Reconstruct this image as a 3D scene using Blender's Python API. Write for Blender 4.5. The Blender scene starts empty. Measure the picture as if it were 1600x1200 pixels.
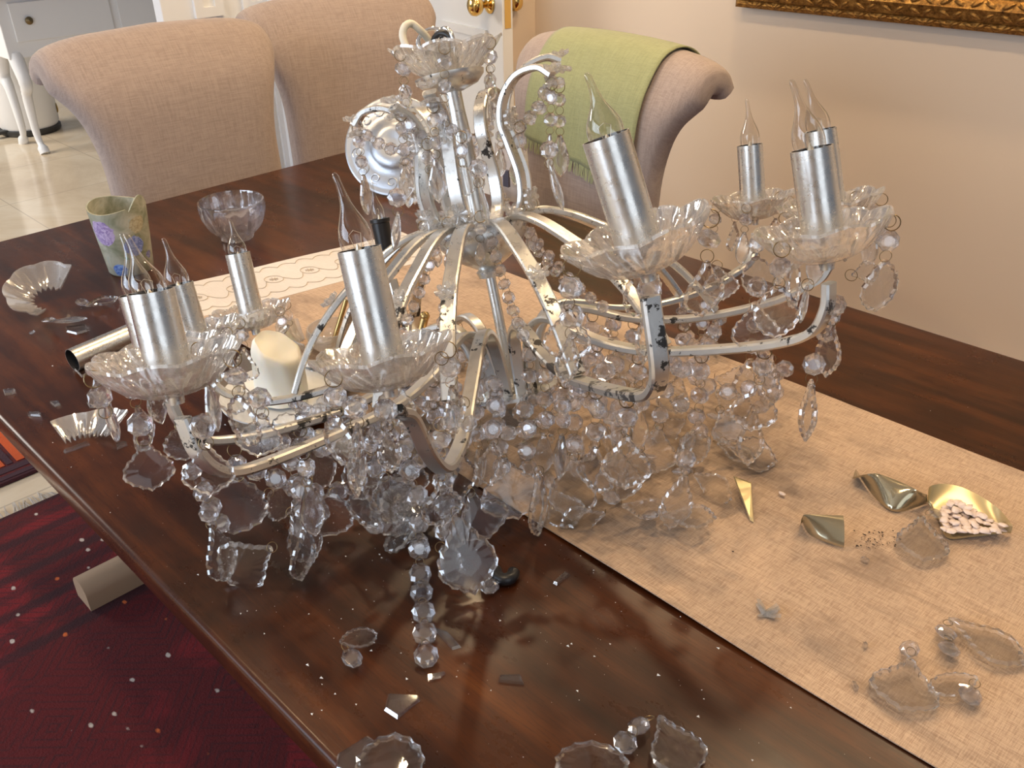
import bpy, math, random
import numpy as np
from mathutils import Matrix, Vector
random.seed(7)
C = bpy.context.scene.collection
sc = bpy.context.scene
PI = math.pi

# ------------------------------------------------------------------ camera
TZ = 0.76                                   # height of the table top
CAM = Vector((0, 0, TZ + 0.6))
_c = np.array([800., 600.]); _v1 = np.array([-818., -190.]); _v2 = np.array([2440., -254.])
F = float(np.sqrt(-(_v1 - _c) @ (_v2 - _c)))
def _ray(px, py): return np.array([px - 800., -(py - 600.), -F])
_X = -_ray(*_v1); _X /= np.linalg.norm(_X)
_Y = _ray(*_v2); _Y -= (_Y @ _X) * _X; _Y /= np.linalg.norm(_Y)
R = np.array([_X, _Y, np.cross(_X, _Y)])
cam = bpy.data.objects.new('camera', bpy.data.cameras.new('camera')); C.objects.link(cam)
cam.matrix_world = Matrix.Translation(CAM) @ Matrix(R.tolist()).to_4x4()
cam.data.sensor_fit = 'HORIZONTAL'; cam.data.sensor_width = 36; cam.data.lens = F / 1600 * 36
cam.data.clip_start = .02
sc.camera = cam
# ------------------------------------------------------------------ render look
sc.view_settings.view_transform = 'Standard'; sc.view_settings.look = 'None'
sc.view_settings.gamma = 1; sc.view_settings.use_curve_mapping = False
sc.view_settings.exposure = 0.0
sc.cycles.use_denoising = True
sc.cycles.max_bounces = 14; sc.cycles.transmission_bounces = 12; sc.cycles.transparent_max_bounces = 40
sc.cycles.glossy_bounces = 5; sc.cycles.diffuse_bounces = 3
sc.cycles.caustics_refractive = False; sc.cycles.caustics_reflective = False
sc.cycles.sample_clamp_indirect = 6
# ------------------------------------------------------------------ world and lights
w = bpy.data.worlds.new('world'); sc.world = w; w.use_nodes = True
w.node_tree.nodes['Background'].inputs[0].default_value = (.80, .86, 1.0, 1)
w.node_tree.nodes['Background'].inputs[1].default_value = 0.20
def area(name, loc, target, sx, sy, power, col):
    l = bpy.data.lights.new(name, 'AREA'); l.shape = 'RECTANGLE'; l.size = sx; l.size_y = sy; l.energy = power; l.color = col
    o = bpy.data.objects.new(name, l); C.objects.link(o); o.location = loc
    o.rotation_euler = (Vector(target) - Vector(loc)).to_track_quat('-Z', 'Y').to_euler(); return o
def spot(name, loc, power, col, size=150, blend=.6, rad=.045, target=None):
    l = bpy.data.lights.new(name, 'SPOT'); l.energy = power; l.color = col; l.spot_size = math.radians(size); l.spot_blend = blend; l.shadow_soft_size = rad
    o = bpy.data.objects.new(name, l); C.objects.link(o); o.location = loc
    if target: o.rotation_euler = (Vector(target) - Vector(loc)).to_track_quat('-Z', 'Y').to_euler()
    return o
area('window_daylight', (-1.3, -2.5, 1.55), (-1.3, 0, 1.2), 2.3, 1.5, 58, (.72, .84, 1.0))
area('window_daylight', (-2.9, -2.5, 1.55), (-2.6, 0, .9), 1.2, 1.5, 18, (.75, .86, 1.0))
area('window_daylight', (1.9, -.6, 1.6), (0, .5, .9), 1.4, 1.5, 9, (.85, .92, 1.0))
area('hall_daylight', (-6.5, -1.2, 2.3), (-6.0, 1.6, 0), 2.2, 1.6, 150, (1.0, .93, .84))
WARM = (1.0, .73, .43)
LAMPS = [(-1.75, 1.25), (-.45, 1.25), (-1.75, .0), (-.15, .05), (-1.35, 2.08), (-.25, 2.08)]
for lx, ly in LAMPS: spot('ceiling_downlight', (lx, ly, 2.56), 44 if ly > 2 else 31, WARM)

# ------------------------------------------------------------------ pixel -> place helpers (used once, to find where things stand)
def _w(v): return Vector((float(v[0]), float(v[1]), float(v[2]))) + CAM
def at(px, py, z=0.0):                      # z above the table top
    d = R @ _ray(px, py); return _w(d * ((z - .6) / d[2]))
def atd(px, py, depth): return _w(R @ (_ray(px, py) * (depth / F)))
def atx(px, py, x): d = R @ _ray(px, py); return _w(d * (x / d[0]))
def aty(px, py, y): d = R @ _ray(px, py); return _w(d * (y / d[1]))
def depth_of(p): v = R.T @ np.array(Vector(p) - CAM); return float(-v[2])
def reach(base, px, py, L, hint):           # point at distance L from base on the sight line through a pixel
    d = Vector((R @ _ray(px, py)).tolist()).normalized(); m = base - CAM
    b = d.dot(m); disc = b * b - (m.dot(m) - L * L)
    return CAM + d * (b - .06 * L)

# ------------------------------------------------------------------ object helpers
WM = {}
def setp(o, label=None, cat=None, group=None, kind=None):
    if label: o['label'] = label
    if cat: o['category'] = cat
    if group: o['group'] = group
    if kind: o['kind'] = kind
    return o
def link(o, M, parent=None):
    C.objects.link(o); WM[o.name] = M
    if parent is not None: o.parent = parent; o.matrix_basis = WM[parent.name].inverted() @ M
    else: o.matrix_basis = M
    return o
def empty(name, loc, label, cat, group=None, M=None):
    o = bpy.data.objects.new(name, None); o.empty_display_size = .05
    link(o, M if M is not None else Matrix.Translation(Vector(loc))); return setp(o, label, cat, group)
def mesh(name, verts, faces, mat=None, smooth=None):
    m = bpy.data.meshes.new(name); m.from_pydata([tuple(v) for v in verts], [], faces); m.validate(); m.update()
    if smooth is not None:
        m.polygons.foreach_set('use_smooth', [True] * len(m.polygons))
        if smooth < 180: m.set_sharp_from_angle(angle=math.radians(smooth))
    if mat: m.materials.append(mat)
    return m
def put(name, me, M, parent=None): return link(bpy.data.objects.new(name, me), M, parent)
def mk(name, vf, mat, parent=None, smooth=None, origin=None):
    verts, faces = vf
    verts = [Vector(v) for v in verts]
    if origin is None:
        lo = [min(v[i] for v in verts) for i in range(3)]; hi = [max(v[i] for v in verts) for i in range(3)]
        origin = Vector([(a + b) / 2 for a, b in zip(lo, hi)])
    return put(name, mesh(name, [v - origin for v in verts], faces, mat, smooth), Matrix.Translation(origin), parent)
class MB:
    def __init__(s): s.v = []; s.f = []
    def add(s, vf, M=None):
        n = len(s.v); s.v += [(M @ Vector(v)) if M is not None else Vector(v) for v in vf[0]]; s.f += [tuple(i + n for i in f) for f in vf[1]]; return s
    @property
    def vf(s): return s.v, s.f
def box(x0, x1, y0, y1, z0, z1):
    return ([(x, y, z) for x in (x0, x1) for y in (y0, y1) for z in (z0, z1)],
            [(0, 1, 3, 2), (4, 6, 7, 5), (0, 4, 5, 1), (2, 3, 7, 6), (0, 2, 6, 4), (1, 5, 7, 3)])
def rbox(x0, x1, y0, y1, z0, z1, b=.01):    # box with chamfered edges
    import bmesh
    bm = bmesh.new(); vf = box(x0, x1, y0, y1, z0, z1)
    vs = [bm.verts.new(v) for v in vf[0]]; [bm.faces.new([vs[i] for i in f]) for f in vf[1]]
    bmesh.ops.recalc_face_normals(bm, faces=bm.faces)
    bmesh.ops.bevel(bm, geom=list(bm.edges), offset=b, segments=3, affect='EDGES', profile=.5)
    bm.verts.ensure_lookup_table()
    out = ([v.co.copy() for v in bm.verts], [tuple(v.index for v in f.verts) for f in bm.faces]); bm.free(); return out
def lathe(prof, n=32, cap0=False, cap1=False):
    v = []; f = []
    for r, z in prof:
        for k in range(n): a = 2 * PI * k / n; v.append((r * math.cos(a), r * math.sin(a), z))
    for i in range(len(prof) - 1):
        for k in range(n): a = i * n + k; b = i * n + (k + 1) % n; f.append((a, b, b + n, a + n))
    if cap0: f.append(tuple(range(n - 1, -1, -1)))
    if cap1: o = (len(prof) - 1) * n; f.append(tuple(range(o, o + n)))
    return v, f
def grid(nu, nv, fn, close_u=False):
    v = [fn(i, j) for j in range(nv) for i in range(nu)]; f = []
    for j in range(nv - 1):
        for i in range(nu if close_u else nu - 1):
            a = j * nu + i; b = j * nu + (i + 1) % nu; f.append((a, b, b + nu, a + nu))
    return v, f
def catmull(pts, n=8):
    P = [Vector(p) for p in pts]; P = [P[0] * 2 - P[1]] + P + [P[-1] * 2 - P[-2]]; out = []
    for i in range(1, len(P) - 2):
        for k in range(n):
            t = k / n; a, b, c, d = P[i - 1:i + 3]
            out.append(.5 * ((2 * b) + (c - a) * t + (2 * a - 5 * b + 4 * c - d) * t * t + (3 * b - a - 3 * c + d) * t ** 3))
    out.append(P[-2]); return out
def tube(pts, r, n=8, caps=True, rfn=None):
    v = []; f = []; up = Vector((.13, .27, .95))
    for i, p in enumerate(pts):
        t = (pts[min(i + 1, len(pts) - 1)] - pts[max(i - 1, 0)]).normalized()
        a = t.cross(up); a = a.normalized() if a.length > 1e-4 else Vector((1, 0, 0)); b = t.cross(a); up = -b if False else up
        rr = rfn(i / (len(pts) - 1)) * r if rfn else r
        for k in range(n): q = 2 * PI * k / n; v.append(p + a * math.cos(q) * rr + b * math.sin(q) * rr)
    for i in range(len(pts) - 1):
        for k in range(n): x = i * n + k; y = i * n + (k + 1) % n; f.append((x, y, y + n, x + n))
    if caps: f.append(tuple(range(n - 1, -1, -1))); o = (len(pts) - 1) * n; f.append(tuple(range(o, o + n)))
    return v, f
def strap(pts, B, wd, th):                  # flat bar with chamfered edges, B = width direction
    c = min(wd, th) * .22; h, k = wd / 2, th / 2
    sec = [(h - c, -k), (h, -k + c), (h, k - c), (h - c, k), (-h + c, k), (-h, k - c), (-h, -k + c), (-h + c, -k)]
    v = []; f = []
    for i, p in enumerate(pts):
        t = (pts[min(i + 1, len(pts) - 1)] - pts[max(i - 1, 0)]).normalized()
        n = t.cross(B).normalized(); b = n.cross(t)
        for x, y in sec: v.append(p + b * x + n * y)
    for i in range(len(pts) - 1):
        for q in range(8): x = i * 8 + q; y = i * 8 + (q + 1) % 8; f.append((x, y, y + 8, x + 8))
    f.append(tuple(range(7, -1, -1))); o = (len(pts) - 1) * 8; f.append(tuple(range(o, o + 8)))
    return v, f
def frame_z(p, z, x=None):                  # matrix with local Z along z
    z = Vector(z).normalized(); x = Vector(x) if x is not None else Vector((1, 0, 0))
    if abs(x.normalized().dot(z)) > .98: x = Vector((0, 1, 0))
    x = (x - z * x.dot(z)).normalized(); y = z.cross(x)
    return Matrix(((x.x, y.x, z.x, p[0]), (x.y, y.y, z.y, p[1]), (x.z, y.z, z.z, p[2]), (0, 0, 0, 1)))
def S(x, y=None, z=None): y = x if y is None else y; z = x if z is None else z; return Matrix.Diagonal((x, y, z, 1))
def RZ(a): return Matrix.Rotation(a, 4, 'Z')
def RX(a): return Matrix.Rotation(a, 4, 'X')
def RY(a): return Matrix.Rotation(a, 4, 'Y')
def TR(p): return Matrix.Translation(Vector(p))

# ------------------------------------------------------------------ materials
class NT:
    def __init__(s, name):
        s.m = bpy.data.materials.new(name); s.m.use_nodes = True; s.t = s.m.node_tree; s.t.nodes.clear()
        s.out = s.n('ShaderNodeOutputMaterial')
    def n(s, typ, props=None, **inp):
        n = s.t.nodes.new(typ)
        for k, v in (props or {}).items(): setattr(n, k, v)
        for k, v in inp.items():
            k = {'i0': 0, 'i1': 1, 'i2': 2}.get(k, k.replace('_', ' '))
            s.set(n.inputs[k], v)
        return n
    def set(s, sock, v):
        if hasattr(v, 'bl_rna') and isinstance(v, bpy.types.NodeSocket): s.t.links.new(v, sock)
        elif isinstance(v, bpy.types.Node): s.t.links.new(v.outputs[0], sock)
        else:
            if isinstance(v, (tuple, list)) and len(v) == 3 and sock.type == 'RGBA': v = (*v, 1)
            sock.default_value = v
    def coord(s, scale=(1, 1, 1), rot=(0, 0, 0), loc=(0, 0, 0), which='Object'):
        tc = s.n('ShaderNodeTexCoord'); mp = s.n('ShaderNodeMapping'); s.t.links.new(tc.outputs[which], mp.inputs[0])
        mp.inputs['Scale'].default_value = scale; mp.inputs['Rotation'].default_value = rot; mp.inputs['Location'].default_value = loc; return mp.outputs[0]
    def noise(s, vec, scale=5, detail=4, rough=.55, dist=0):
        n = s.n('ShaderNodeTexNoise', Scale=scale, Detail=detail, Roughness=rough, Distortion=dist); s.set(n.inputs['Vector'], vec); return n.outputs[0]
    def ramp(s, fac, stops, mode='LINEAR'):
        r = s.n('ShaderNodeValToRGB'); s.set(r.inputs[0], fac); e = r.color_ramp; e.interpolation = mode
        while len(e.elements) < len(stops): e.elements.new(.5)
        for q, (p, col) in zip(e.elements, stops): q.position = p; q.color = (*col, 1) if len(col) == 3 else col
        return r.outputs[0]
    def mix(s, fac, a, b, mode='MIX'):
        x = s.n('ShaderNodeMix', {'data_type': 'RGBA', 'blend_type': mode}); s.set(x.inputs[0], fac); s.set(x.inputs[6], a); s.set(x.inputs[7], b); return x.outputs[2]
    def math(s, op, a, b=0.0, c=0.0):
        x = s.n('ShaderNodeMath', {'operation': op}); s.set(x.inputs[0], a); s.set(x.inputs[1], b); s.set(x.inputs[2], c); return x.outputs[0]
    def bump(s, h, strength=.3, dist=.002):
        return s.n('ShaderNodeBump', Strength=strength, Distance=dist, Height=h).outputs[0]
    def bsdf(s, **k):
        b = s.n('ShaderNodeBsdfPrincipled', **k); s.t.links.new(b.outputs[0], s.out.inputs[0]); return b
    def surf(s, x): s.t.links.new(x.outputs[0], s.out.inputs[0]); return s.m
def plain(name, col, rough=.5, metal=0, bump=None, **k):
    t = NT(name); b = t.bsdf(Base_Color=col, Roughness=rough, Metallic=metal, **k)
    if bump: t.set(b.inputs['Normal'], t.bump(t.noise(t.coord(), bump[0], 6), bump[1], bump[2]))
    return t.m

def crystal(name, tint=(1, 1, 1), clear=.45, rough=.0, ior=1.52, gloss=.10, grough=.03):
    t = NT(name)
    g = t.n('ShaderNodeBsdfGlass', Color=tint, Roughness=rough, IOR=ior)
    tr = t.n('ShaderNodeBsdfTransparent', Color=tuple(.97 * c for c in tint))
    m = t.n('ShaderNodeMixShader', i0=clear); t.t.links.new(g.outputs[0], m.inputs[1]); t.t.links.new(tr.outputs[0], m.inputs[2])
    gl = t.n('ShaderNodeBsdfGlossy', Color=(1, 1, 1), Roughness=grough)
    m2 = t.n('ShaderNodeMixShader', i0=gloss); t.t.links.new(m.outputs[0], m2.inputs[1]); t.t.links.new(gl.outputs[0], m2.inputs[2])
    return t.surf(m2)
def thin_glass(name, tint=(.96, .96, .95), lo=.04, hi=.85, grough=.02, pw=3.0):
    t = NT(name)
    tr = t.n('ShaderNodeBsdfTransparent', Color=tint); gl = t.n('ShaderNodeBsdfGlossy', Color=(1, 1, 1), Roughness=grough)
    lw = t.n('ShaderNodeLayerWeight', Blend=.5); f = t.math('MULTIPLY_ADD', t.math('POWER', lw.outputs['Facing'], pw), hi - lo, lo)
    m = t.n('ShaderNodeMixShader', i0=f); t.t.links.new(tr.outputs[0], m.inputs[1]); t.t.links.new(gl.outputs[0], m.inputs[2])
    return t.surf(m)
M_crystal = crystal('cut_crystal', clear=.85, gloss=.035, grough=.02)
M_facet = crystal('cut_crystal_facet', clear=.22, gloss=.16, grough=.04)
M_bead = crystal('bead_crystal', (.97, .97, .99), clear=.42, gloss=.11, grough=.05)
def pressed(name):
    m_ = crystal(name, (.99, .985, .98), clear=.58, rough=.02, gloss=.13, grough=.08); nt = m_.node_tree; out = [n for n in nt.nodes if n.type == 'OUTPUT_MATERIAL'][0]
    last = out.inputs[0].links[0].from_socket; d = nt.nodes.new('ShaderNodeBsdfDiffuse'); d.inputs[0].default_value = (.95, .93, .9, 1); t2 = nt.nodes.new('ShaderNodeBsdfTranslucent'); t2.inputs[0].default_value = (.95, .93, .9, 1)
    a = nt.nodes.new('ShaderNodeMixShader'); nt.links.new(d.outputs[0], a.inputs[1]); nt.links.new(t2.outputs[0], a.inputs[2])
    b = nt.nodes.new('ShaderNodeMixShader'); b.inputs[0].default_value = .17; nt.links.new(last, b.inputs[1]); nt.links.new(a.outputs[0], b.inputs[2]); nt.links.new(b.outputs[0], out.inputs[0]); return m_
M_pressed = pressed('pressed_glass')
M_unused = 0 and crystal('pressed_glass', (.99, .985, .98), clear=.46, rough=.02, gloss=.13, grough=.10)
M_bowlglass = crystal('bowl_glass', (.98, .98, 1), clear=.55, gloss=.18)
M_bulb = thin_glass('bulb_glass', (.93, .91, .88), .06, .95, .015, 2.2)
M_shard = crystal('shard_glass', clear=.80, gloss=.05)
M_shardedge = crystal('shard_edge', clear=.2, gloss=.35, grough=.1)

def silver(name, speck=.62, base=(.80, .79, .76), rough=.27):
    t = NT(name); v = t.coord()
    n1 = t.noise(v, 55, 6, .7); n2 = t.noise(v, 12, 3)
    f = t.math('MULTIPLY', n1, t.math('ADD', n2, .5))
    mask = t.ramp(f, [(speck, (0, 0, 0)), (speck + .03, (1, 1, 1))])
    col = t.mix(t.noise(v, 25, 5), tuple(c * .82 for c in base), base)
    col = t.mix(mask, col, (.03, .027, .025))
    r = t.math('MULTIPLY_ADD', t.noise(v, 90, 5, .7), .3, rough - .12)
    b = t.bsdf(Base_Color=col, Roughness=r, Metallic=t.math('SUBTRACT', .96, mask))
    t.set(b.inputs['Normal'], t.bump(t.noise(v, 160, 4, .6), .22, .0006)); return t.m
M_leaf = silver('silver_leaf', .625)
M_strap = silver('silver_leaf_worn', .60, (.78, .765, .73), .30)
M_sleeve = silver('silver_leaf_sleeve', .67, (.82, .81, .78), .26)
M_wire = plain('brass_wire', (.23, .17, .09), .35, .9)
M_chrome = plain('chrome', (.8, .8, .82), .08, 1)
M_black = plain('black_plastic', (.012, .012, .014), .35)
M_dark = plain('sleeve_inside', (.03, .028, .03), .6)
M_brass = plain('brass', (.85, .56, .18), .16, 1, bump=(60, .1, .001))
M_brassrod = plain('old_brass', (.55, .38, .16), .25, 1)
M_white = plain('white_paint', (.84, .85, .86), .38, bump=(40, .05, .001))
M_cable = plain('cream_cable', (.78, .74, .62), .4)
M_wax = plain('candle_wax', (.93, .90, .80), .45, Subsurface_Weight=.35, Subsurface_Radius=(.02, .015, .008), bump=(30, .3, .003))
M_filament = plain('filament_mount', (.75, .7, .6), .3, .6)

def wood_mat():
    t = NT('mahogany_top'); v = t.coord((1.0, 11, 11)); w = t.coord((1, 1.8, 1))
    fine = t.noise(t.coord((14, 160, 20)), 3, 8, .7)
    big = t.noise(v, 3.2, 5, .55, .3); cl = t.noise(w, 2.6, 4, .6, .6)
    f = t.math('ADD', t.math('MULTIPLY', big, .5), t.math('MULTIPLY', cl, .5))
    col = t.ramp(f, [(.30, (.012, .0032, .0015)), (.46, (.038, .0095, .0028)), (.57, (.078, .021, .005)), (.72, (.135, .041, .009))])
    col = t.mix(t.ramp(fine, [(.50, (0, 0, 0)), (.66, (1, 1, 1))]), col, t.mix(.5, col, (.016, .005, .003)))
    sm = t.noise(t.coord((3, 5, 3)), 3, 6, .7)
    b = t.bsdf(Base_Color=col, Roughness=t.math('MULTIPLY_ADD', sm, .26, .17))
    b.inputs['Coat Weight'].default_value = .08; b.inputs['Coat Roughness'].default_value = .16; b.inputs['Specular IOR Level'].default_value = .27
    t.set(b.inputs['Normal'], t.bump(t.noise(t.coord((10, 130, 10)), 3, 6, .7), .12, .0008)); return t.m
M_wood = wood_mat()
def linen(name, c1, c2, scale=420, dark_patch=None, bump=.5, rough=.9, rot=0):
    t = NT(name)
    a = t.noise(t.coord((.05, 1, 1), (0, 0, rot)), scale, 3, .6); b_ = t.noise(t.coord((1, .05, .05), (0, 0, rot)), scale, 3, .6)
    f = t.math('MULTIPLY', t.math('ADD', a, b_), .5)
    col = t.mix(t.ramp(f, [(.42, (0, 0, 0)), (.58, (1, 1, 1))]), c1, c2)
    sl = t.math('MULTIPLY', t.math('ADD', t.noise(t.coord((.04, 1, 1), (0, 0, rot)), scale * .3, 3, .6), t.noise(t.coord((1, .04, .04), (0, 0, rot)), scale * .3, 3, .6)), .5)
    col = t.mix(t.math('MULTIPLY', t.ramp(sl, [(.50, (0, 0, 0)), (.62, (1, 1, 1))]), .5), col, c2)
    if dark_patch: col = t.mix(t.ramp(t.math('ADD', t.noise(t.coord((1.0, 2.4, 1)), 5.5, 5, .6, .4), t.math('MULTIPLY', t.noise(t.coord((8, 110, 8)), 2, 3), .16)), [(.60, (0, 0, 0)), (.80, (dark_patch[1],) * 3)]), col, dark_patch[0])  # irregular darker patches from noise, streaked lengthwise, mixed into the weave colour
    b = t.bsdf(Base_Color=col, Roughness=rough); b.inputs['Sheen Weight'].default_value = .2
    t.set(b.inputs['Normal'], t.bump(f, bump, .0012)); return t.m
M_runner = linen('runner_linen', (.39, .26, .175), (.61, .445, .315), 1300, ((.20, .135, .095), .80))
M_runner_edge = linen('runner_hem', (.6, .5, .4), (.8, .7, .6), 500)
M_band = linen('embroidered_cotton', (.66, .61, .58), (.74, .69, .66), 900, bump=.25)
M_thread = plain('embroidery_thread', (.50, .42, .34), .8)
M_chair = linen('chair_linen', (.32, .25, .22), (.41, .325, .285), 520, bump=.35, rough=.95)
M_cloth = linen('green_cloth', (.27, .285, .14), (.345, .355, .18), 800, bump=.4)
M_fringe = plain('green_fringe', (.36, .38, .19), .9)
def wall_mat(name, col, b=.04):
    t = NT(name); c = t.mix(t.noise(t.coord(), 2, 3), tuple(x * .97 for x in col), col)
    bs = t.bsdf(Base_Color=c, Roughness=.62); t.set(bs.inputs['Normal'], t.bump(t.noise(t.coord(), 90, 4), b, .002)); return t.m
M_wall = wall_mat('cream_wall', (.74, .615, .49))
M_wallblue = wall_mat('grey_blue_wall', (.36, .39, .42))
M_ceil = wall_mat('ceiling_paint', (.82, .80, .76))
def floor_mat():
    t = NT('cream_marble'); v = t.coord()
    n = t.noise(v, 1.6, 8, .62, 1.2); col = t.ramp(n, [(.3, (.62, .48, .33)), (.5, (.76, .62, .44)), (.62, (.82, .70, .53)), (.75, (.66, .52, .36))])
    br = t.n('ShaderNodeTexBrick', {'offset': 0.0}, Scale=1.0, Mortar_Size=.003); br.inputs['Brick Width'].default_value = .6; br.inputs['Row Height'].default_value = .6
    t.set(br.inputs['Vector'], v); col = t.mix(t.math('MULTIPLY', br.outputs['Fac'], .6), col, (.45, .36, .27))
    t.bsdf(Base_Color=col, Roughness=.12); return t.m
M_floor = floor_mat()
def rug_mat(name, base, dark, mode=0):
    t = NT(name); v = t.coord((1, 1, 1))
    streak = t.noise(t.coord((60, 3, 1)), 2, 5, .7)
    vo = t.n('ShaderNodeTexVoronoi', {'feature': 'F1', 'distance': 'MANHATTAN'}, Scale=6.0); t.set(vo.inputs['Vector'], v)
    vo2 = t.n('ShaderNodeTexVoronoi', {'feature': 'F1'}, Scale=30.0, Randomness=.9); t.set(vo2.inputs['Vector'], t.coord((.62, 1, 1)))
    big = t.ramp(t.noise(v, 3.5, 3, .6, .8), [(.42, (0, 0, 0)), (.5, (1, 1, 1))])
    col = t.mix(big, base, tuple(x * .55 for x in base))
    band = t.ramp(t.math('PINGPONG', vo.outputs[0], .07), [(.012, (1, 1, 1)), (.022, (0, 0, 0))])
    col = t.mix(t.math('MULTIPLY', t.math('MULTIPLY', band, t.noise(v, 9, 4)), .8), col, dark)
    # border stripes along the ends
    sx = t.n('ShaderNodeSeparateXYZ'); t.set(sx.inputs[0], v)
    ex = t.math('SUBTRACT', mode, t.math('ABSOLUTE', sx.outputs[0]))
    st = t.ramp(t.math('PINGPONG', ex, .06), [(.010, (1, 1, 1)), (.02, (0, 0, 0)), (.045, (0, 0, 0)), (.05, (.6, .6, .6))])
    near = t.ramp(ex, [(.50, (1, 1, 1)), (.52, (0, 0, 0))])
    col = t.mix(t.math('MULTIPLY', st, t.math('MULTIPLY', near, .75)), col, dark)
    dot = t.ramp(t.math('ADD', vo2.outputs[0], t.math('MULTIPLY', t.noise(v, 120, 2), .12)), [(.16, (1, 1, 1)), (.22, (0, 0, 0))])
    sel = t.ramp(vo2.outputs[1], [(.60, (0, 0, 0)), (.62, (1, 1, 1))], 'LINEAR')
    dc = t.ramp(vo2.outputs[1], [(.0, (.62, .16, .03)), (.8, (.62, .16, .03)), (.82, (.62, .54, .48))], 'CONSTANT')
    sp = t.n('ShaderNodeSeparateColor'); t.set(sp.inputs[0], vo2.outputs[1])
    pick = t.math('GREATER_THAN', sp.outputs[0], .48); orange = t.math('GREATER_THAN', sp.outputs[1], .6)
    col = t.mix(t.math('MULTIPLY', dot, pick), col, t.mix(orange, (.55, .48, .44), (.60, .13, .03)))
    col = t.mix(t.math('MULTIPLY', t.ramp(streak, [(.5, (0, 0, 0)), (.7, (1, 1, 1))]), .5), col, dark)
    b = t.bsdf(Base_Color=col, Roughness=.95); t.set(b.inputs['Normal'], t.bump(t.noise(v, 220, 4, .7), .7, .004)); return t.m
M_rug = rug_mat('red_rug', (.17, .005, .010), (.022, .005, .010), 1.9)
M_rug2 = rug_mat('patterned_rug', (.22, .02, .02), (.04, .012, .02), .9)
M_rugorange = plain('rug_orange', (.55, .09, .02), .95, bump=(200, .6, .003)); M_rugcream = plain('rug_cream', (.55, .48, .38), .95, bump=(200, .6, .003))
M_rugplum = plain('rug_plum', (.055, .02, .03), .95, bump=(200, .6, .003))
M_fr = plain('rug_fringe', (.42, .37, .32), .95)
def gilt():
    t = NT('antique_gilt'); v = t.coord()
    n = t.noise(v, 70, 6, .7); col = t.ramp(n, [(.3, (.05, .022, .006)), (.5, (.30, .15, .035)), (.7, (.62, .36, .10))])
    b = t.bsdf(Base_Color=col, Roughness=.38, Metallic=.75); t.set(b.inputs['Normal'], t.bump(n, .6, .004)); return t.m
M_gilt = gilt()
def painting():
    t = NT('painted_canvas'); n = t.noise(t.coord(), 3, 6)
    t.bsdf(Base_Color=t.ramp(n, [(.3, (.05, .06, .04)), (.55, (.2, .18, .10)), (.75, (.35, .33, .25))]), Roughness=.5); return t.m
M_goldglass = plain('gold_lustre', (.46, .40, .27), .14, .85)
M_goldin = plain('gold_lustre_inside', (.66, .54, .30), .32, .65)
M_shell = plain('pink_shell', (.86, .72, .66), .35, bump=(300, .3, .001))
M_soil = plain('dark_grit', (.03, .018, .014), .9)
M_palewood = plain('pale_wood', (.42, .29, .19), .5, bump=(40, .2, .002))
M_crumb = plain('glass_crumb', (.9, .9, .9), .2)
M_papier = plain('paper_bag', (.70, .64, .62), .7, bump=(25, .6, .008))
M_steel = plain('bin_steel_black', (.03, .03, .03), .4)
def floral():
    t = NT('hydrangea_print'); v = t.coord()
    vo = t.n('ShaderNodeTexVoronoi', Scale=330.0); t.set(vo.inputs['Vector'], v)
    sp = t.n('ShaderNodeSeparateColor'); t.set(sp.inputs[0], vo.outputs[1])
    def blob(x, y, z, r):
        d = t.n('ShaderNodeVectorMath', {'operation': 'DISTANCE'}); t.set(d.inputs[0], v); d.inputs[1].default_value = (x, y, z)
        dd = t.math('ADD', d.outputs['Value'], t.math('MULTIPLY', t.noise(v, 90, 3), .012))
        return t.ramp(t.math('DIVIDE', dd, r), [(.98, (1, 1, 1)), (1.06, (0, 0, 0))])
    bg = t.ramp(t.noise(v, 28, 4, .6, .8), [(.35, (.22, .24, .15)), (.5, (.40, .40, .30)), (.62, (.55, .54, .44)), (.72, (.42, .50, .46))])
    def petals(c1, c2): return t.mix(sp.outputs[0], c1, c2)
    col = bg
    for (p, r, c1, c2) in FLOWERS: col = t.mix(blob(*p, r), col, petals(c1, c2))
    col = t.mix(t.math('MULTIPLY', t.ramp(vo.outputs[0], [(.0, (0, 0, 0)), (.006, (0, 0, 0)), (.012, (1, 1, 1))]), 0.0), col, (0, 0, 0))
    b = t.bsdf(Base_Color=col, Roughness=.45); b.inputs['Transmission Weight'].default_value = .12; return t.m

# ------------------------------------------------------------------ the room
WY = 2.43; EX = -2.32
def struct(name, vf, mat, parent=None, smooth=None):
    o = mk(name, vf, mat, parent, smooth)
    if parent is None: o['kind'] = 'structure'
    return o
struct('floor', box(-10.5, 2.6, -3.4, 7.0, -.05, 0), M_floor)
struct('ceiling', box(EX - .12, 2.6, -2.7, WY + .12, 2.6, 2.66), M_ceil)
struct('wall_right', box(EX - .1, 2.6, WY, WY + .12, 0, 2.6), M_wall)
hall_y0, hall_y1 = atx(240, 0, EX).y, atx(608, 0, EX).y
# end wall with a wide opening into the hall
e = MB(); e.add(box(EX - .12, EX, atx(800, 0, EX).y, WY, 0, 2.6)); e.add(box(EX - .12, EX, .2, WY, 2.12, 2.6))
struct('wall_end', e.vf, M_wall)
struct('baseboard_right', box(EX, 2.6, WY - .016, WY, 0, .12), M_white)
# daylight wall with two window openings (out of the picture, lights the room)
e = MB()
for x0, x1, z0, z1 in ((-3.7, -3.4, 0, 2.6), (-2.4, -2.35, 0, 2.6), (0, 2.6, 0, 2.6), (-3.4, 0, 0, .85), (-3.4, 0, 2.3, 2.6)): e.add(box(x0, x1, -2.75, -2.63, z0, z1))
struct('wall_left', e.vf, M_wall)

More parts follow.
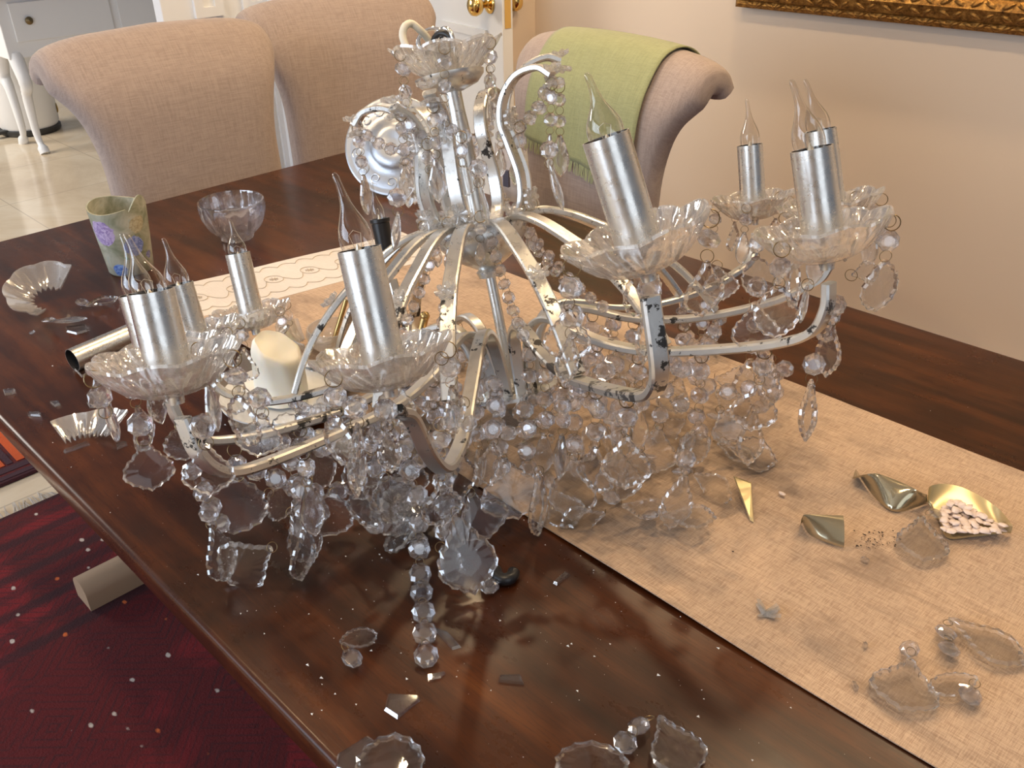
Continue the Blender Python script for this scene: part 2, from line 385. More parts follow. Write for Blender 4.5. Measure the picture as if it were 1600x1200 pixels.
# hall beyond
struct('wall_hall', box(-10.4, -10.3, -1, 7, 0, 2.7), M_wallblue)
p = atx(0, 66, -9.0); struct('wall_grey', box(-9.12, -9.0, -1.0, 3.9, .0, 2.7), M_wallblue)
q0 = at(0, 90, -TZ)
struct('trim_1', box(-9.0, -8.97, -1.0, 3.9, 0, .16), plain('brown_skirting', (.16, .11, .08), .4))
# panelled white door leaf folded back (left of opening)
def panel_door(name, p0, p1, z1, th, label, knobs=(), panels=True):
    """slab from p0 to p1 (floor points), z 0..z1, with raised mouldings"""
    p0 = Vector(p0); p1 = Vector(p1); L = (p1 - p0).length; ang = math.atan2(p1.y - p0.y, p1.x - p0.x)
    M = TR((p0.x, p0.y, 0)) @ RZ(ang)
    root = empty(name, None, label, 'door', None, M); root['kind'] = 'structure'
    put('door_slab', mesh('door_slab', *rbox(0, L, -th / 2, th / 2, .01, z1, .003), M_white), M, root)
    if panels:
        for z0, z2 in ((.16, .86), (1.0, z1 - .14)):
            for x0, x2 in ((.09, L / 2 - .03), (L / 2 + .03, L - .09)):
                fr = MB()
                for s in (-1, 1):
                    ys = sorted((s * th / 2, s * (th / 2 + .012)))
                    fr.add(box(x0, x2, ys[0], ys[1], z0, z0 + .025)); fr.add(box(x0, x2, ys[0], ys[1], z2 - .025, z2))
                    fr.add(box(x0, x0 + .025, ys[0], ys[1], z0 + .025, z2 - .025)); fr.add(box(x2 - .025, x2, ys[0], ys[1], z0 + .025, z2 - .025))
                put('door_moulding', mesh('door_moulding', *fr.vf, M_white), M, root)
    return root, M, L
E0 = atx(786, 0, EX + .05)
dl = math.hypot(E0.x, E0.y)
d0 = (EX + .03, atx(470, 0, EX).y); d1 = (E0.x + .02, E0.y)
root, Md, Ld = panel_door('door_1', (d1[0] - .80, atx(606, 0, d1[0] - .80).y), d1, 2.08, .042, 'open white dining room door with round brass knobs')
# knobs on both faces near the free edge, latch plate on the edge
kz = atx(760, 12, EX + .05).z
prof = [(.028, 0), (.030, .004), (.026, .008), (.012, .012), (.010, .03), (.018, .036), (.029, .046), (.033, .060), (.030, .072), (.018, .080), (.0, .082)]
kme = mesh('door_knob', *lathe(prof, 24), M_brass, 60)
put('door_knob', kme, Md @ TR((Ld - .07, -.021, kz)) @ RX(PI / 2), root)
put('door_knob', kme, Md @ TR((Ld - .07, .021, kz)) @ RX(-PI / 2), root)
put('latch_plate', mesh('latch_plate', *box(0, .002, -.012, .012, -.06, .06), M_brass), Md @ TR((Ld, 0, kz - .01)), root)
# white door frame + panel left of opening
yA, yB = atx(243, 0, EX - .15).y, atx(455, 0, EX - .15).y
r2, M2, L2 = panel_door('door_2', (EX - .15, yA), (EX - .15, yB), 2.08, .042, 'white panelled door leaf behind the left chair')
struct('trim_2', box(EX - .13, EX - .02, yB - .10, yB - .0, 0, 2.12), M_white)
struct('trim_3', box(EX - .10, EX - .0, yB - .075, yB - .05, 0, 2.12), M_white)

# gilt framed picture on the right wall
f0 = aty(1150, 6, WY - .03); f1 = aty(1600, 61, WY - .03); zb = (f0.z + f1.z) / 2 - .0
fr_root = empty('framed_picture', (f0.x, WY, zb), 'large painting in an ornate antique gilt frame on the cream wall', 'picture')
fx0, fx1, fz1 = f0.x, f0.x + 1.5, zb + 1.0
tilt = (f1.z - f0.z) / (f1.x - f0.x)
fp = [(0, 0), (0, .020), (.010, .026), (.018, .022), (.024, .034), (.050, .044), (.066, .036), (.072, .028), (.088, .030), (.108, .020), (.120, .012), (.120, 0)]
def rail(xa, xb, za, horizontal, sgn):
    v = []; f = []
    for e_, s in ((0, 1), (1, -1)):
        for d, hgt in fp:
            if horizontal: v.append((xa + d if e_ == 0 else xb - d, WY - .012 - hgt, za + sgn * d))
            else: v.append((za + sgn * d, WY - .012 - hgt, xa + d if e_ == 0 else xb - d))
    n = len(fp)
    for i in range(n - 1): f.append((i, i + 1, n + i + 1, n + i))
    f.append(tuple(range(n))); f.append(tuple(range(2 * n - 1, n - 1, -1)))
    return v, f
for a in (rail(fx0, fx1, zb, True, 1), rail(fx0, fx1, fz1, True, -1), rail(zb, fz1, fx0, False, 1), rail(zb, fz1, fx1, False, -1)): mk('frame_rail', a, M_gilt, fr_root)
mk('canvas', box(fx0 + .11, fx1 - .11, WY - .03, WY - .012, zb + .11, fz1 - .11), painting(), fr_root)
# carved leaves along the lower rail
def leafy(n=7, L=.030, W=.012, H=.007):
    v = [(0, 0, H * .6)]; f = []
    ring = []
    for k in range(12):
        a = 2 * PI * k / 12; r = 1 + .18 * math.cos(a * 5); ring.append((L / 2 * r * math.cos(a), W / 2 * r * math.sin(a), 0))
    v = ring + [(x * .5, y * .5, H * .8) for x, y, z in ring] + [(0, 0, H)]
    for k in range(12): f.append((k, (k + 1) % 12, 12 + (k + 1) % 12, 12 + k)); f.append((12 + k, 12 + (k + 1) % 12, 24))
    return v, f
lm = mesh('carved_leaf', *leafy(), M_gilt, 40)
for row, (dz, hgt, st, tl) in enumerate(((.012, .024, .030, .35), (.037, .038, .036, -.5), (.060, .040, .036, .5), (.098, .026, .030, -.2))):
    x = fx0 + .05
    while x < fx0 + 1.02:
        s = 1 if (int(x / st) % 2) else -1
        put('carved_leaf', lm, TR((x, WY - .010 - hgt, zb + dz)) @ RX(PI / 2) @ RZ(tl * s) @ S(1.15, 1.3, 1), fr_root); x += st
# ------------------------------------------------------------------ hall cabinet and bin
cb = at(103, 232, -TZ)
cx, cy = cb.x, cb.y
ctop = aty(42, 2, cy).z
ctop = atx(38, -8, cx).z
cab = empty('hall_cabinet', (cx, cy, 0), 'white painted console cabinet with wooden top and curved legs in the hall', 'cabinet')
cw = 1.05
mk('cabinet_body', rbox(cx - .28, cx, cy - .16, cy + cw, ctop - .30, ctop, .006), M_white, cab)
mk('cabinet_top', rbox(cx - .31, cx + .05, cy - .20, cy + cw + .04, ctop, ctop + .035, .01), plain('walnut_top', (.17, .085, .035), .3, bump=(30, .1, .002)), cab)
mk('drawer', rbox(cx, cx + .012, cy - .10, cy + .42, ctop - .22, ctop - .03, .004), M_white, cab)
mk('drawer', rbox(cx, cx + .012, cy + .46, cy + .98, ctop - .22, ctop - .03, .004), M_white, cab)
for yy in (cy - .02, cy + .70):
    mk('drawer_knob', lathe([(.006, 0), (.006, .02), (.018, .026), (.02, .035), (0, .045)], 16), M_wire, cab)
    k = C.objects[-1]; M_ = TR((cx + .012, yy, ctop - .12)) @ RY(PI / 2); k.matrix_basis = WM[cab.name].inverted() @ M_
for xx, yy, sx in ((cx - .03, cy - .12, 1), (cx - .25, cy - .12, -1), (cx - .03, cy + cw - .05, 1)):
    pts = catmull([(xx, yy, ctop - .28), (xx + .05 * sx, yy - .0, ctop - .42), (xx + .015 * sx, yy, .3), (xx, yy, .1), (xx + .05 * sx, yy, .0)], 6)
    mk('leg', tube(pts, .032, 10, rfn=lambda t: 1.25 - .75 * min(t * 1.15, 1) + (.35 if t > .9 else 0)), M_white, cab, 60)
pb = at(100, 222, -TZ); bx, by = cx - .56, cy + .02
btop = atd(62, 34, depth_of((bx, by, .6))).z + .0
bin_ = empty('pedal_bin', (bx, by, 0), 'tall white rounded pedal bin beside the hall cabinet', 'bin')
bh = 0.92
mk('bin_body', lathe([(.150, .03), (.165, .05), (.185, bh * .55), (.195, bh - .10)], 40, True, True), M_white, bin_, 50)
C.objects[-1].matrix_basis = TR((0, 0, 0))
mk('bin_lid', lathe([(.202, bh - .10), (.202, bh - .06), (.18, bh - .015), (.10, bh + .01), (0, bh + .018)], 40), M_white, bin_, 50); C.objects[-1].matrix_basis = TR((0, 0, 0))
mk('bin_base', lathe([(.160, 0), (.168, .01), (.168, .03), (.15, .035)], 40, True, True), M_steel, bin_, 50); C.objects[-1].matrix_basis = TR((0, 0, 0))
for o in C.objects:
    if o.name.startswith('bin_'):
        me = o.data; zc = (min(v.co.z for v in me.vertices) + max(v.co.z for v in me.vertices)) / 2
        tz = {'bin_body': (.03 + bh - .10) / 2, 'bin_lid': (bh - .10 + bh + .018) / 2, 'bin_base': .0175}[o.name.split('.')[0]]
        o.matrix_basis = TR((0, 0, tz))
mk('pedal', rbox(bx + .02, bx + .06, by - .24, by - .13, .02, .04, .006), M_steel, bin_)
mk('bin_badge', lathe([(.02, 0), (.04, .006), (.035, .012), (0, .014)], 20), M_brass, bin_); C.objects[-1].matrix_basis = TR((.05, .15, .12)) @ RX(-PI / 2)

# ------------------------------------------------------------------ rugs
def fringe(name, x, y0, y1, sgn, parent):
    m = MB(); rnd = random.Random(3)
    n = int((y1 - y0) / .006)
    for i in range(n):
        y = y0 + (y1 - y0) * i / n; L = .030 + rnd.random() * .035; a = rnd.uniform(-.02, .02)
        v = [(x, y - .002, .006), (x, y + .002, .006), (x + sgn * L * .6, y + a * .6 + .0015, .008 + rnd.random() * .006), (x + sgn * L * .6, y + a * .6 - .0015, .008), (x + sgn * L, y + a, .003)]
        m.add((v, [(0, 1, 2, 3), (3, 2, 4)]))
    o = mk(name, m.vf, M_fr, parent); o['kind'] = 'stuff'; return o
ry0, ry1 = -.75, 2.25; rx0 = -2.09
rug = empty('red_rug', (-.24, .75, 0), 'deep red patterned oriental rug with grey fringe under the table', 'rug')
o = put('rug_pile', mesh('rug_pile', *rbox(-1.9, 1.9, (ry0 - .75), (ry1 - .75), 0.001, .012, .003), M_rug), TR((-.19, .75, 0)), rug)
fringe('fringe', rx0, ry0, ry1, -1, rug)
rug2 = empty('patterned_rug', (-3.12, -.2, 0), 'second oriental rug with orange and cream border beyond the red rug', 'rug')
put('rug_pile', mesh('rug_pile', *rbox(-.9, .9, -1.3, 1.35, 0.001, .012, .003), M_rug2), TR((-3.135, -.2, 0)), rug2)
m = MB(); m.add(box(-2.245, -2.262, -1.5, 1.15, .0125, .0135)); m.add(box(-2.275, -2.30, -1.5, 1.15, .0125, .0135)); mk('border_stripe', m.vf, M_rugplum, rug2)
m1 = MB(); m2 = MB(); m3 = MB()
y = -1.45
while y < 1.1:
    m1.add(box(-2.31, -2.50, y, y + .18, .0125, .0140))
    zz = [(-2.335, y + .02), (-2.36, y + .05), (-2.335, y + .09), (-2.36, y + .13), (-2.335, y + .16), (-2.47, y + .16), (-2.445, y + .12), (-2.47, y + .09), (-2.445, y + .05), (-2.47, y + .02)]
    m2.add(([(a, b, .0146) for a, b in zz], [tuple(range(len(zz)))]))
    m3.add(([(-2.40 + .028 * math.cos(k * PI / 3), y + .09 + .05 * math.sin(k * PI / 3), .0152) for k in range(6)], [tuple(range(6))]))
    m3.add(box(-2.31, -2.50, y + .185, y + .20, .0125, .0140)); y += .21
mk('border_panel', m1.vf, M_rugorange, rug2); mk('border_zigzag', m2.vf, M_rugcream, rug2); mk('border_medallion', m3.vf, M_rugplum, rug2)

# ------------------------------------------------------------------ dining table
TX0, TX1, TY0, TY1 = -1.802, .75, .215, 1.243
tab = empty('dining_table', (-.5, .73, 0), 'long polished dark mahogany dining table on pale trestle feet', 'table')
ov = rbox(TX0, TX1, TY0, TY1, TZ - .034, TZ, .006)
put('tabletop', mesh('tabletop', [Vector(v) - Vector((-.5, .73, TZ)) for v in ov[0]], ov[1], M_wood, 35), TR((-.5, .73, TZ)), tab)
for fx in (-1.655, .45):
    pts = [Vector((fx, .345, .032)), Vector((fx, 1.12, .032))]
    sec = []
    L0, L1 = .345, 1.12
    v = []; f = []
    prof2 = [(-.034, .0), (.034, .0), (.034, .035)] + [(.034 * math.cos(a), .035 + .03 * math.sin(a)) for a in [PI * k / 8 for k in range(1, 8)]] + [(-.034, .035)]
    for yy in (L0, L1): v += [(fx + a, yy, b + .012) for a, b in prof2]
    n = len(prof2)
    f = [(i, (i + 1) % n, n + (i + 1) % n, n + i) for i in range(n)] + [tuple(range(n)), tuple(range(2 * n - 1, n - 1, -1))]
    mk('trestle_foot', (v, f), M_palewood, tab, 50)
    mk('trestle_post', rbox(fx - .035, fx + .035, .46, .62, .07, TZ - .06, .008), M_wood, tab)
    mk('trestle_rail', rbox(fx - .03, fx + .03, .40, 1.06, TZ - .075, TZ - .034, .006), M_wood, tab)
mk('stretcher', rbox(-1.62, .42, .51, .57, .22, .32, .008), M_wood, tab)

# ------------------------------------------------------------------ chairs
def chair_back(wtop=.545, wlow=.42, ztop=1.07, n=28):
    # path: centre line of the padded back in the local y-z plane (front is -y), from seat up and rolling backwards
    path = [(.0, .44), (.0, .60), (.004, .72), (.012, .84), (.026, .94), (.050, ztop - .075), (.088, ztop - .03), (.128, ztop - .032), (.148, ztop - .055)]
    pth = catmull([(0, a, b) for a, b in path], 5)
    v = []; sec_n = 28; f = []
    N = len(pth)
    def wid(z, i):
        t = max(0, min(1, (z - .78) / (ztop - .06 - .78))); base = wlow + (wtop - wlow) * (t ** 2.1)
        return base
    zmax_i = max(range(N), key=lambda i: pth[i].z)
    for i, p in enumerate(pth):
        t = (pth[min(i + 1, N - 1)] - pth[max(i - 1, 0)]).normalized(); nrm = Vector((1, 0, 0)).cross(t)
        z = p.z if i <= zmax_i else ztop
        w_ = wid(z, i); th = .046 if i < N - 12 else .046 - .012 * (i - (N - 12)) / 12
        for k in range(sec_n):
            a = 2 * PI * k / sec_n; ca, sa = math.cos(a), math.sin(a)
            ex = math.copysign(abs(ca) ** .35, ca); ey = math.copysign(abs(sa) ** .55, sa)
            crown = -.018 * (ex * ex) * (1 if i >= zmax_i - 6 else max(0, (i - zmax_i + 14) / 8)) if i > zmax_i - 14 else 0
            v.append(p + Vector((ex * w_ / 2, 0, 0)) + nrm * (ey * th) + Vector((0, 0, crown)))
    for i in range(N - 1):
        for k in range(sec_n): a = i * sec_n + k; b = i * sec_n + (k + 1) % sec_n; f.append((a, b, b + sec_n, a + sec_n))
    f.append(tuple(range(sec_n - 1, -1, -1))); o = (N - 1) * sec_n; f.append(tuple(range(o, o + sec_n)))
    return v, f, pth, wid
cbk = chair_back()
seat_vf = rbox(-.235, .235, -.46, .035, .36, .49, .035)
me_back = mesh('backrest', cbk[0], cbk[1], M_chair, 60); me_seat = mesh('seat', *seat_vf, M_chair, 60)
me_piping = mesh('piping', *tube([Vector((.545 / 2 * .985 * s, .10, 1.0)) for s in (0, 1)], .004), M_chair)
def leg_vf(x, y, sp):
    return tube([Vector((x, y, .37)), Vector((x + sp[0], y + sp[1], 0))], .024, 4, rfn=lambda t: 1.2 - .4 * t)
me_legs = [mesh('leg', *leg_vf(x, y, s), M_wood) for x, y, s in ((-.2, -.42, (0, 0)), (.2, -.42, (0, 0)), (-.18, .0, (0, .07)), (.18, .0, (0, .07)))]
def chair(M, label):
    r = empty('dining_chair', None, label, 'chair', 'upholstered chairs around the table', M)
    put('backrest', me_back, M, r); put('seat', me_seat, M, r)
    for m_ in me_legs: put('leg', m_, M, r)
    return r
c1 = chair(TR((-1.955, .928, .012)) @ RZ(PI / 2 - .03) @ S(.96, 1, .965), 'beige linen chair with flared back at far left end of the table')
p2 = atd(531, 100, 2.36); ang2 = math.atan2(-p2.y, -p2.x) + PI / 2
c2 = chair(TR((p2.x - .02, p2.y + .07, .012)) @ RZ(PI / 2 - .22) @ S(1, 1, .965), 'beige linen chair with flared back in front of the white door')
c3 = chair(TR((-1.290, 1.50, .012)) @ RZ(-.10) @ S(1, 1, .935), 'beige linen chair with a green cloth over its back')
# green cloth over the third chair
M3 = WM[c3.name]
def cloth():
    pth = cbk[2]; N = len(pth); off = []
    idx0 = 8
    path = []
    for i in range(N):
        t = (pth[min(i + 1, N - 1)] - pth[max(i - 1, 0)]).normalized(); nrm = Vector((1, 0, 0)).cross(t)
        path.append(pth[i] - nrm * -.0 + nrm * (.052 if nrm.y < 0 or True else 0) if False else None)
    front = []
    for i in range(N):
        t = (pth[min(i + 1, N - 1)] - pth[max(i - 1, 0)]).normalized(); nrm = t.cross(Vector((1, 0, 0)))
        th = .046 if i < N - 12 else .046 - .012 * (i - (N - 12)) / 12
        front.append(pth[i] - nrm * (th + .004) * (1 if nrm.y > 0 else 1))
    return front
nn = cbk[2]
def cloth_line():
    out = []; N = len(nn)
    for i in range(N):
        t = (nn[min(i + 1, N - 1)] - nn[max(i - 1, 0)]).normalized(); o_ = Vector((0, -t.z, t.y))   # outward = front side, turning up over the roll
        th = .046 if i < N - 12 else .046 - .012 * (i - (N - 12)) / 12
        out.append(nn[i] + o_ * (th + .005))
    return out
cl = cloth_line(); L = [0]
for a, b in zip(cl, cl[1:]): L.append(L[-1] + (b - a).length)
def along(s):
    s = max(0, min(L[-1] - 1e-6, s))
    for i in range(len(L) - 1):
        if L[i + 1] >= s: t = (s - L[i]) / max(1e-9, L[i + 1] - L[i]); return cl[i].lerp(cl[i + 1], t)
def cloth_pt(u, v, lift=0):
    # u across (0..1), v from the front hem (0) over the top (1); slanted
    x = -.170 + .340 * u; s0 = .415 - .045 * u - .0; s = s0 + v * (L[-1] - s0)
    q = along(s); wv = .004 * math.sin(u * 17 + v * 5) * (1 - v)
    x += (1 - v) * (.035 - .015) + .0
    dz = -.018 * (x / .27) ** 2 * min(1, max(0, (v - .4) * 3))
    return Vector((x, q.y - abs(wv) - lift, q.z + dz))
g = grid(30, 40, lambda i, j: cloth_pt(i / 29, j / 39))
me = mesh('green_cloth', *g, M_cloth, 180)
clo = empty('green_cloth', None, 'pale green fringed linen cloth draped over the chair back', 'cloth', None, M3)
co = put('cloth_fabric', me, M3, clo); md = co.modifiers.new('s', 'SOLIDIFY'); md.thickness = .003; md.offset = 1
m = MB(); rnd = random.Random(5)
for k in range(90):
    u_ = (k + rnd.random() * .6) / 90; a = cloth_pt(u_, 0, .002); dx = rnd.uniform(-.004, .004); Lf = .022 + rnd.random() * .008
    m.add(([a + Vector((-.0014, 0, .002)), a + Vector((.0014, 0, .002)), a + Vector((dx + .001, -.003, -Lf)), a + Vector((dx - .001, -.003, -Lf))], [(0, 1, 2, 3)]))
fo = put('fringe', mesh('fringe', *m.vf, M_fringe), M3, clo); fo['kind'] = 'stuff'
# white paper bag standing on that chair's seat
bagp = aty(783, 262, 1.33)

# ------------------------------------------------------------------ crystal shapes
def bead_vf(n=8):
    v = []; f = []
    rings = [(.50, .36, .5), (.80, .20, 0), (1.0, .05, .5), (1.0, -.05, .5), (.80, -.20, 0), (.50, -.36, .5)]
    for r, z, o in rings:
        for k in range(n): a = 2 * PI * (k + o) / n; v.append((r * math.cos(a), r * math.sin(a), z))
    for i in range(5):
        for k in range(n):
            a, b = i * n + k, i * n + (k + 1) % n; c_, d = b + n, a + n
            oi, oj = rings[i][2], rings[i + 1][2]
            if oi == oj: f.append((a, d, c_, b))
            elif oi > oj: f += [(a, d + 0 if False else (i + 1) * n + (k + 1) % n, b), (a, (i + 1) * n + k, (i + 1) * n + (k + 1) % n)]
            else: f += [(a, (i + 1) * n + k, b), (b, (i + 1) * n + k, (i + 1) * n + (k + 1) % n)]
    f.append(tuple(range(n))); f.append(tuple(range(6 * n - 1, 5 * n - 1, -1))); return v, f
me_bead = mesh('bead', *bead_vf(), M_bead)
def half_outline(kind):
    if kind == 'leaf': return [(0, 0), (.055, -.03), (.075, -.10), (.12, -.15), (.14, -.215), (.20, -.26), (.225, -.33), (.30, -.375), (.325, -.45), (.375, -.50), (.375, -.59), (.395, -.66), (.36, -.745), (.30, -.79), (.265, -.85), (.18, -.875), (.13, -.935), (.06, -.945), (0, -1)]
    if kind == 'oval': return [(0, 0), (.08, -.02), (.13, -.09), (.22, -.13), (.26, -.22), (.34, -.28), (.345, -.38), (.40, -.45), (.385, -.56), (.405, -.64), (.35, -.73), (.33, -.81), (.24, -.86), (.19, -.935), (.09, -.95), (0, -1)]
    return [(0, 0), (.05, -.03), (.08, -.12), (.13, -.22), (.16, -.34), (.20, -.46), (.215, -.58), (.20, -.70), (.15, -.82), (.08, -.93), (0, -1)]
def pend_vf(kind):
    h = half_outline(kind); out = h + [(-x, z) for x, z in reversed(h[1:-1])]; n = len(out); cx_, cz = 0, -.58
    th = .075
    def ring(s, y, jit=0): return [((x - cx_) * s * (1 + jit * (k % 2)), y, cz + (z - cz) * s) for k, (x, z) in enumerate(out)]
    v = ring(1, .022) + ring(.87, .058, .03) + ring(.42, th)
    v += ring(1, -.022) + ring(.88, -.05, .02) + ring(.5, -th * .8)
    f = []
    for o, d in ((0, 1), (3 * n, -1)):
        for r_ in range(2):
            for k in range(n):
                a = o + r_ * n + k; b = o + r_ * n + (k + 1) % n
                q = (a, b, b + n, a + n); f.append(q if d > 0 else q[::-1])
        t = tuple(range(o + 2 * n, o + 3 * n)); f.append(t if d > 0 else t[::-1])
    for k in range(n): f.append((k, 3 * n + k, 3 * n + (k + 1) % n, (k + 1) % n))
    return v, f
ME_P = {k: mesh('crystal_pendant', *pend_vf(k), M_crystal) for k in ('leaf', 'oval', 'spear')}
for k_, me_ in ME_P.items():
    me_.materials.append(M_facet); n_ = len(half_outline(k_)) * 2 - 2
    for p_ in me_.polygons:
        i_ = p_.index; big = 2 * n_ + 1
        ring_ = (i_ % big) // n_ if i_ < 2 * big else 0
        if i_ >= 2 * big or ring_ == 0 or (k_ == 'spear'): p_.material_index = 1
def torus_vf(R_=.0062, r=.00042, n=18, m=4):
    return grid(m, n + 1, lambda i, j: (math.cos(2 * PI * j / n) * (R_ + r * math.cos(2 * PI * i / m)), math.sin(2 * PI * j / n) * (R_ + r * math.cos(2 * PI * i / m)), r * math.sin(2 * PI * i / m)), True)
TOR = torus_vf()
def rosette_vf(R_=.012, n=7):
    v = [(0, 0, .004)]; f = []
    for k in range(n * 4):
        a = 2 * PI * k / (n * 4); p = abs(math.sin(a * n / 2)); r = R_ * (.55 + .45 * p ** .6)
        v += [(r * .45 * math.cos(a), r * .45 * math.sin(a), .0022 + .002 * p), (r * math.cos(a), r * math.sin(a), .003 + .0025 * p), (r * .98 * math.cos(a), r * .98 * math.sin(a), .001), (r * .3 * math.cos(a), r * .3 * math.sin(a), -.002)]
    N = n * 4; v.append((0, 0, -.0025)); L_ = len(v) - 1
    for k in range(N):
        a = 1 + 4 * k; b = 1 + 4 * ((k + 1) % N); f.append((0, a, b))
        for q in range(3): f.append((a + q, a + q + 1, b + q + 1, b + q))
        f.append((L_, b + 3, a + 3))
    return v, f
me_rosette = mesh('glass_rosette', *rosette_vf(), M_pressed, 40)
def pan_vf(R_=.0525, lobes=8, th=.0026, deep=.025, nth=240, hole=.012):
    prof = [(hole, 0), (.3, .0), (.40, .01), (.46, .055), (.51, .115), (.555, .17), (.60, .235), (.645, .305), (.69, .385), (.735, .465), (.78, .54), (.825, .615), (.87, .70), (.91, .78), (.945, .87), (.97, .95), (.985, 1.0), (1.0, 1.0)]
    v = []; f = []; rows = []
    def P(k, i, side):
        a = 2 * PI * k / nth; r, z = prof[i]; r = r if i else hole / R_
        sc_ = abs(math.cos(a * lobes / 2)); scal = 1 + (.075 * sc_ ** .7 + .012 * abs(math.cos(a * lobes * 1.5)) - .03) * max(0, (r - .5) * 2)
        ph = (a * lobes / (2 * PI)) % 1 - .5
        X_, Y_ = ph * .785 * r, r - .50; fi = math.atan2(X_, Y_); ro = math.hypot(X_, Y_)
        fan = math.cos(fi * 8.5) * max(0, min(1, (1.15 - abs(fi)) * 3)) * max(0, min(1, ro / .10)) * max(0, min(1, (.46 - ro) / .10)) - .8 * math.exp(-((abs(ph) - .5 + (.98 - r) * .25) / .03) ** 2) * min(1, max(0, (r - .5) * 6))
        up = .16 * sc_ * max(0, (r - .6) * 2.5)
        zz = deep * (z + up) + .0017 * fan * (1 if side else -1) - (0 if side else th)
        return (r * R_ * scal * math.cos(a), r * R_ * scal * math.sin(a), zz)
    n = len(prof)
    top = grid(nth, n, lambda k, i: P(k, i, 1), True); bot = grid(nth, n, lambda k, i: P(k, i, 0), True)
    v = top[0] + bot[0]; o = len(top[0]); f = top[1] + [tuple(x + o for x in q[::-1]) for q in bot[1]]
    e = (n - 1) * nth
    for k in range(nth):
        k2 = (k + 1) % nth; f.append((e + k, e + k2, o + e + k2, o + e + k)); f.append((k2, k, o + k, o + k2))
    return v, f
me_pan = mesh('drip_pan', *pan_vf(), M_pressed, 60)
def sleeve_vf(R_=.0163, L_=.10):
    t = .0009
    return lathe([(R_ - t, .0), (R_, .0), (R_, L_ * .5), (R_, L_), (R_ - t, L_), (R_ - t, L_ * .5), (R_ - t, 0)], 40)
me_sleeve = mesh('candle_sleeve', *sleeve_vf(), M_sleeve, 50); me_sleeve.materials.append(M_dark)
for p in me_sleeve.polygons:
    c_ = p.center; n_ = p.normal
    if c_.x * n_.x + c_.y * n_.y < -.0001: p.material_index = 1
def bulb_vf(bent=.003):
    prof = [(.0085, 0), (.0105, .006), (.0120, .014), (.0125, .021), (.0123, .027), (.0110, .034), (.0086, .041), (.0061, .048), (.0042, .055), (.0031, .063), (.0025, .072), (.0024, .079), (.0014, .0822), (0, .083)]
    v, f = lathe(prof, 24)
    return [(x + bent * max(0, (z - .035) / .048) ** 2, y, z) for x, y, z in v], f
me_bulb = mesh('light_bulb', *bulb_vf(), M_bulb, 180)
fm = MB(); fm.add(lathe([(.0035, 0), (.0035, .010), (.002, .014), (.0008, .018), (0, .019)], 8)); fm.add(tube([Vector((.002, 0, .012)), Vector((.0045, 0, .027)), Vector((.0, .002, .031)), Vector((-.0045, 0, .027)), Vector((-.002, 0, .012))], .0003, 5))
me_fil = mesh('filament', *fm.vf, M_filament)
me_socket = mesh('socket', *lathe([(.0, 0), (.0118, 0), (.0122, .052), (.0135, .053), (.0135, .058), (.0105, .058), (.0105, .05), (0, .05)], 24), M_black, 50)

# ------------------------------------------------------------------ the chandelier
U = Vector((-.35, .084, 1)).normalized()
P0 = at(803, 615, .045)
ch = empty('chandelier', P0, 'wrecked silver-leaf crystal chandelier lying on the dining table with its candle bulbs up', 'chandelier')
def ax(z): return P0 + U * z
E1 = Vector((0, 1, 0)); E1 = (E1 - U * E1.dot(U)).normalized(); E2 = -(U.cross(E1))
def loc(r, az, z): return P0 + (E2 * math.cos(az) + E1 * math.sin(az)) * r + U * z
# column and hubs
MA = frame_z(P0, U)
put('central_column', mesh('central_column', *lathe([(.0062, -.005), (.0062, .150)], 20, True, True), M_leaf, 50), MA, ch)
put('lower_hub', mesh('lower_hub', *lathe([(0, -.03), (.008, -.028), (.012, -.018), (.03, -.012), (.048, -.004), (.054, .002), (.054, .006), (.03, .008), (.012, .016), (.006, .02)], 40), M_leaf, 40), MA, ch)
put('bowl_hub', mesh('bowl_hub', *lathe([(.006, .142), (.013, .143), (.015, .150), (.012, .153), (.024, .160), (.040, .170), (.050, .184), (.0535, .198), (.052, .203), (.045, .205), (.012, .208), (.0, .208)], 40), M_leaf, 50), MA, ch)
put('upper_column', mesh('upper_column', *lathe([(.011, .205), (.011, .30), (.0095, .33), (.0095, .368)], 24), M_leaf, 50), MA, ch)
put('crown_cap', mesh('crown_cap', *lathe([(.0, .352), (.012, .352), (.030, .358), (.038, .366), (.039, .371), (.010, .372), (.0, .372)], 32), M_strap, 50), MA, ch)
PANC = ax(.372); pu = (U + Vector((.12, -.02, 0))).normalized()
me_bigpan = mesh('crown_pan', *pan_vf(.060, 8, .003, .030), M_pressed, 60)
put('crown_pan', me_bigpan, frame_z(PANC, pu), ch)
# black hook, chain links and the white cable loop on top
hk = MB(); hk.add(lathe([(.0, .372), (.013, .372), (.014, .385), (.010, .394), (.0, .395)], 20), MA)
hk.add(torus_vf(.013, .0035, 20, 8), TR(ax(.402)) @ RX(PI / 2) @ RY(.3)); put('hook_loop', mesh('hook_loop', [v - P0 for v in hk.v], hk.f, M_black, 50), TR(P0), ch)
d_ = depth_of(ax(.39))
put('chain_link', mesh('chain_link', *torus_vf(.011, .0022, 20, 8), M_chrome, 50), TR(atd(672, 62, d_)) @ RY(.9) @ RX(.8) @ S(1, 1.3, 1), ch)
put('chain_link', mesh('chain_link', *torus_vf(.012, .0025, 20, 8), M_chrome, 50), TR(atd(697, 62, d_)) @ RY(1.4) @ RX(1.8) @ S(1, 1.3, 1), ch)
cpts = [atd(x, y, d_ - dd) for x, y, dd in ((640, 86, .02), (634, 72, .02), (629, 55, .02), (633, 41, .02), (643, 37, .015), (655, 46, .01), (668, 60, .0), (682, 80, -.01))]
mk('electric_cable', tube(catmull(cpts, 6), .0041, 10), M_cable, ch, 180)
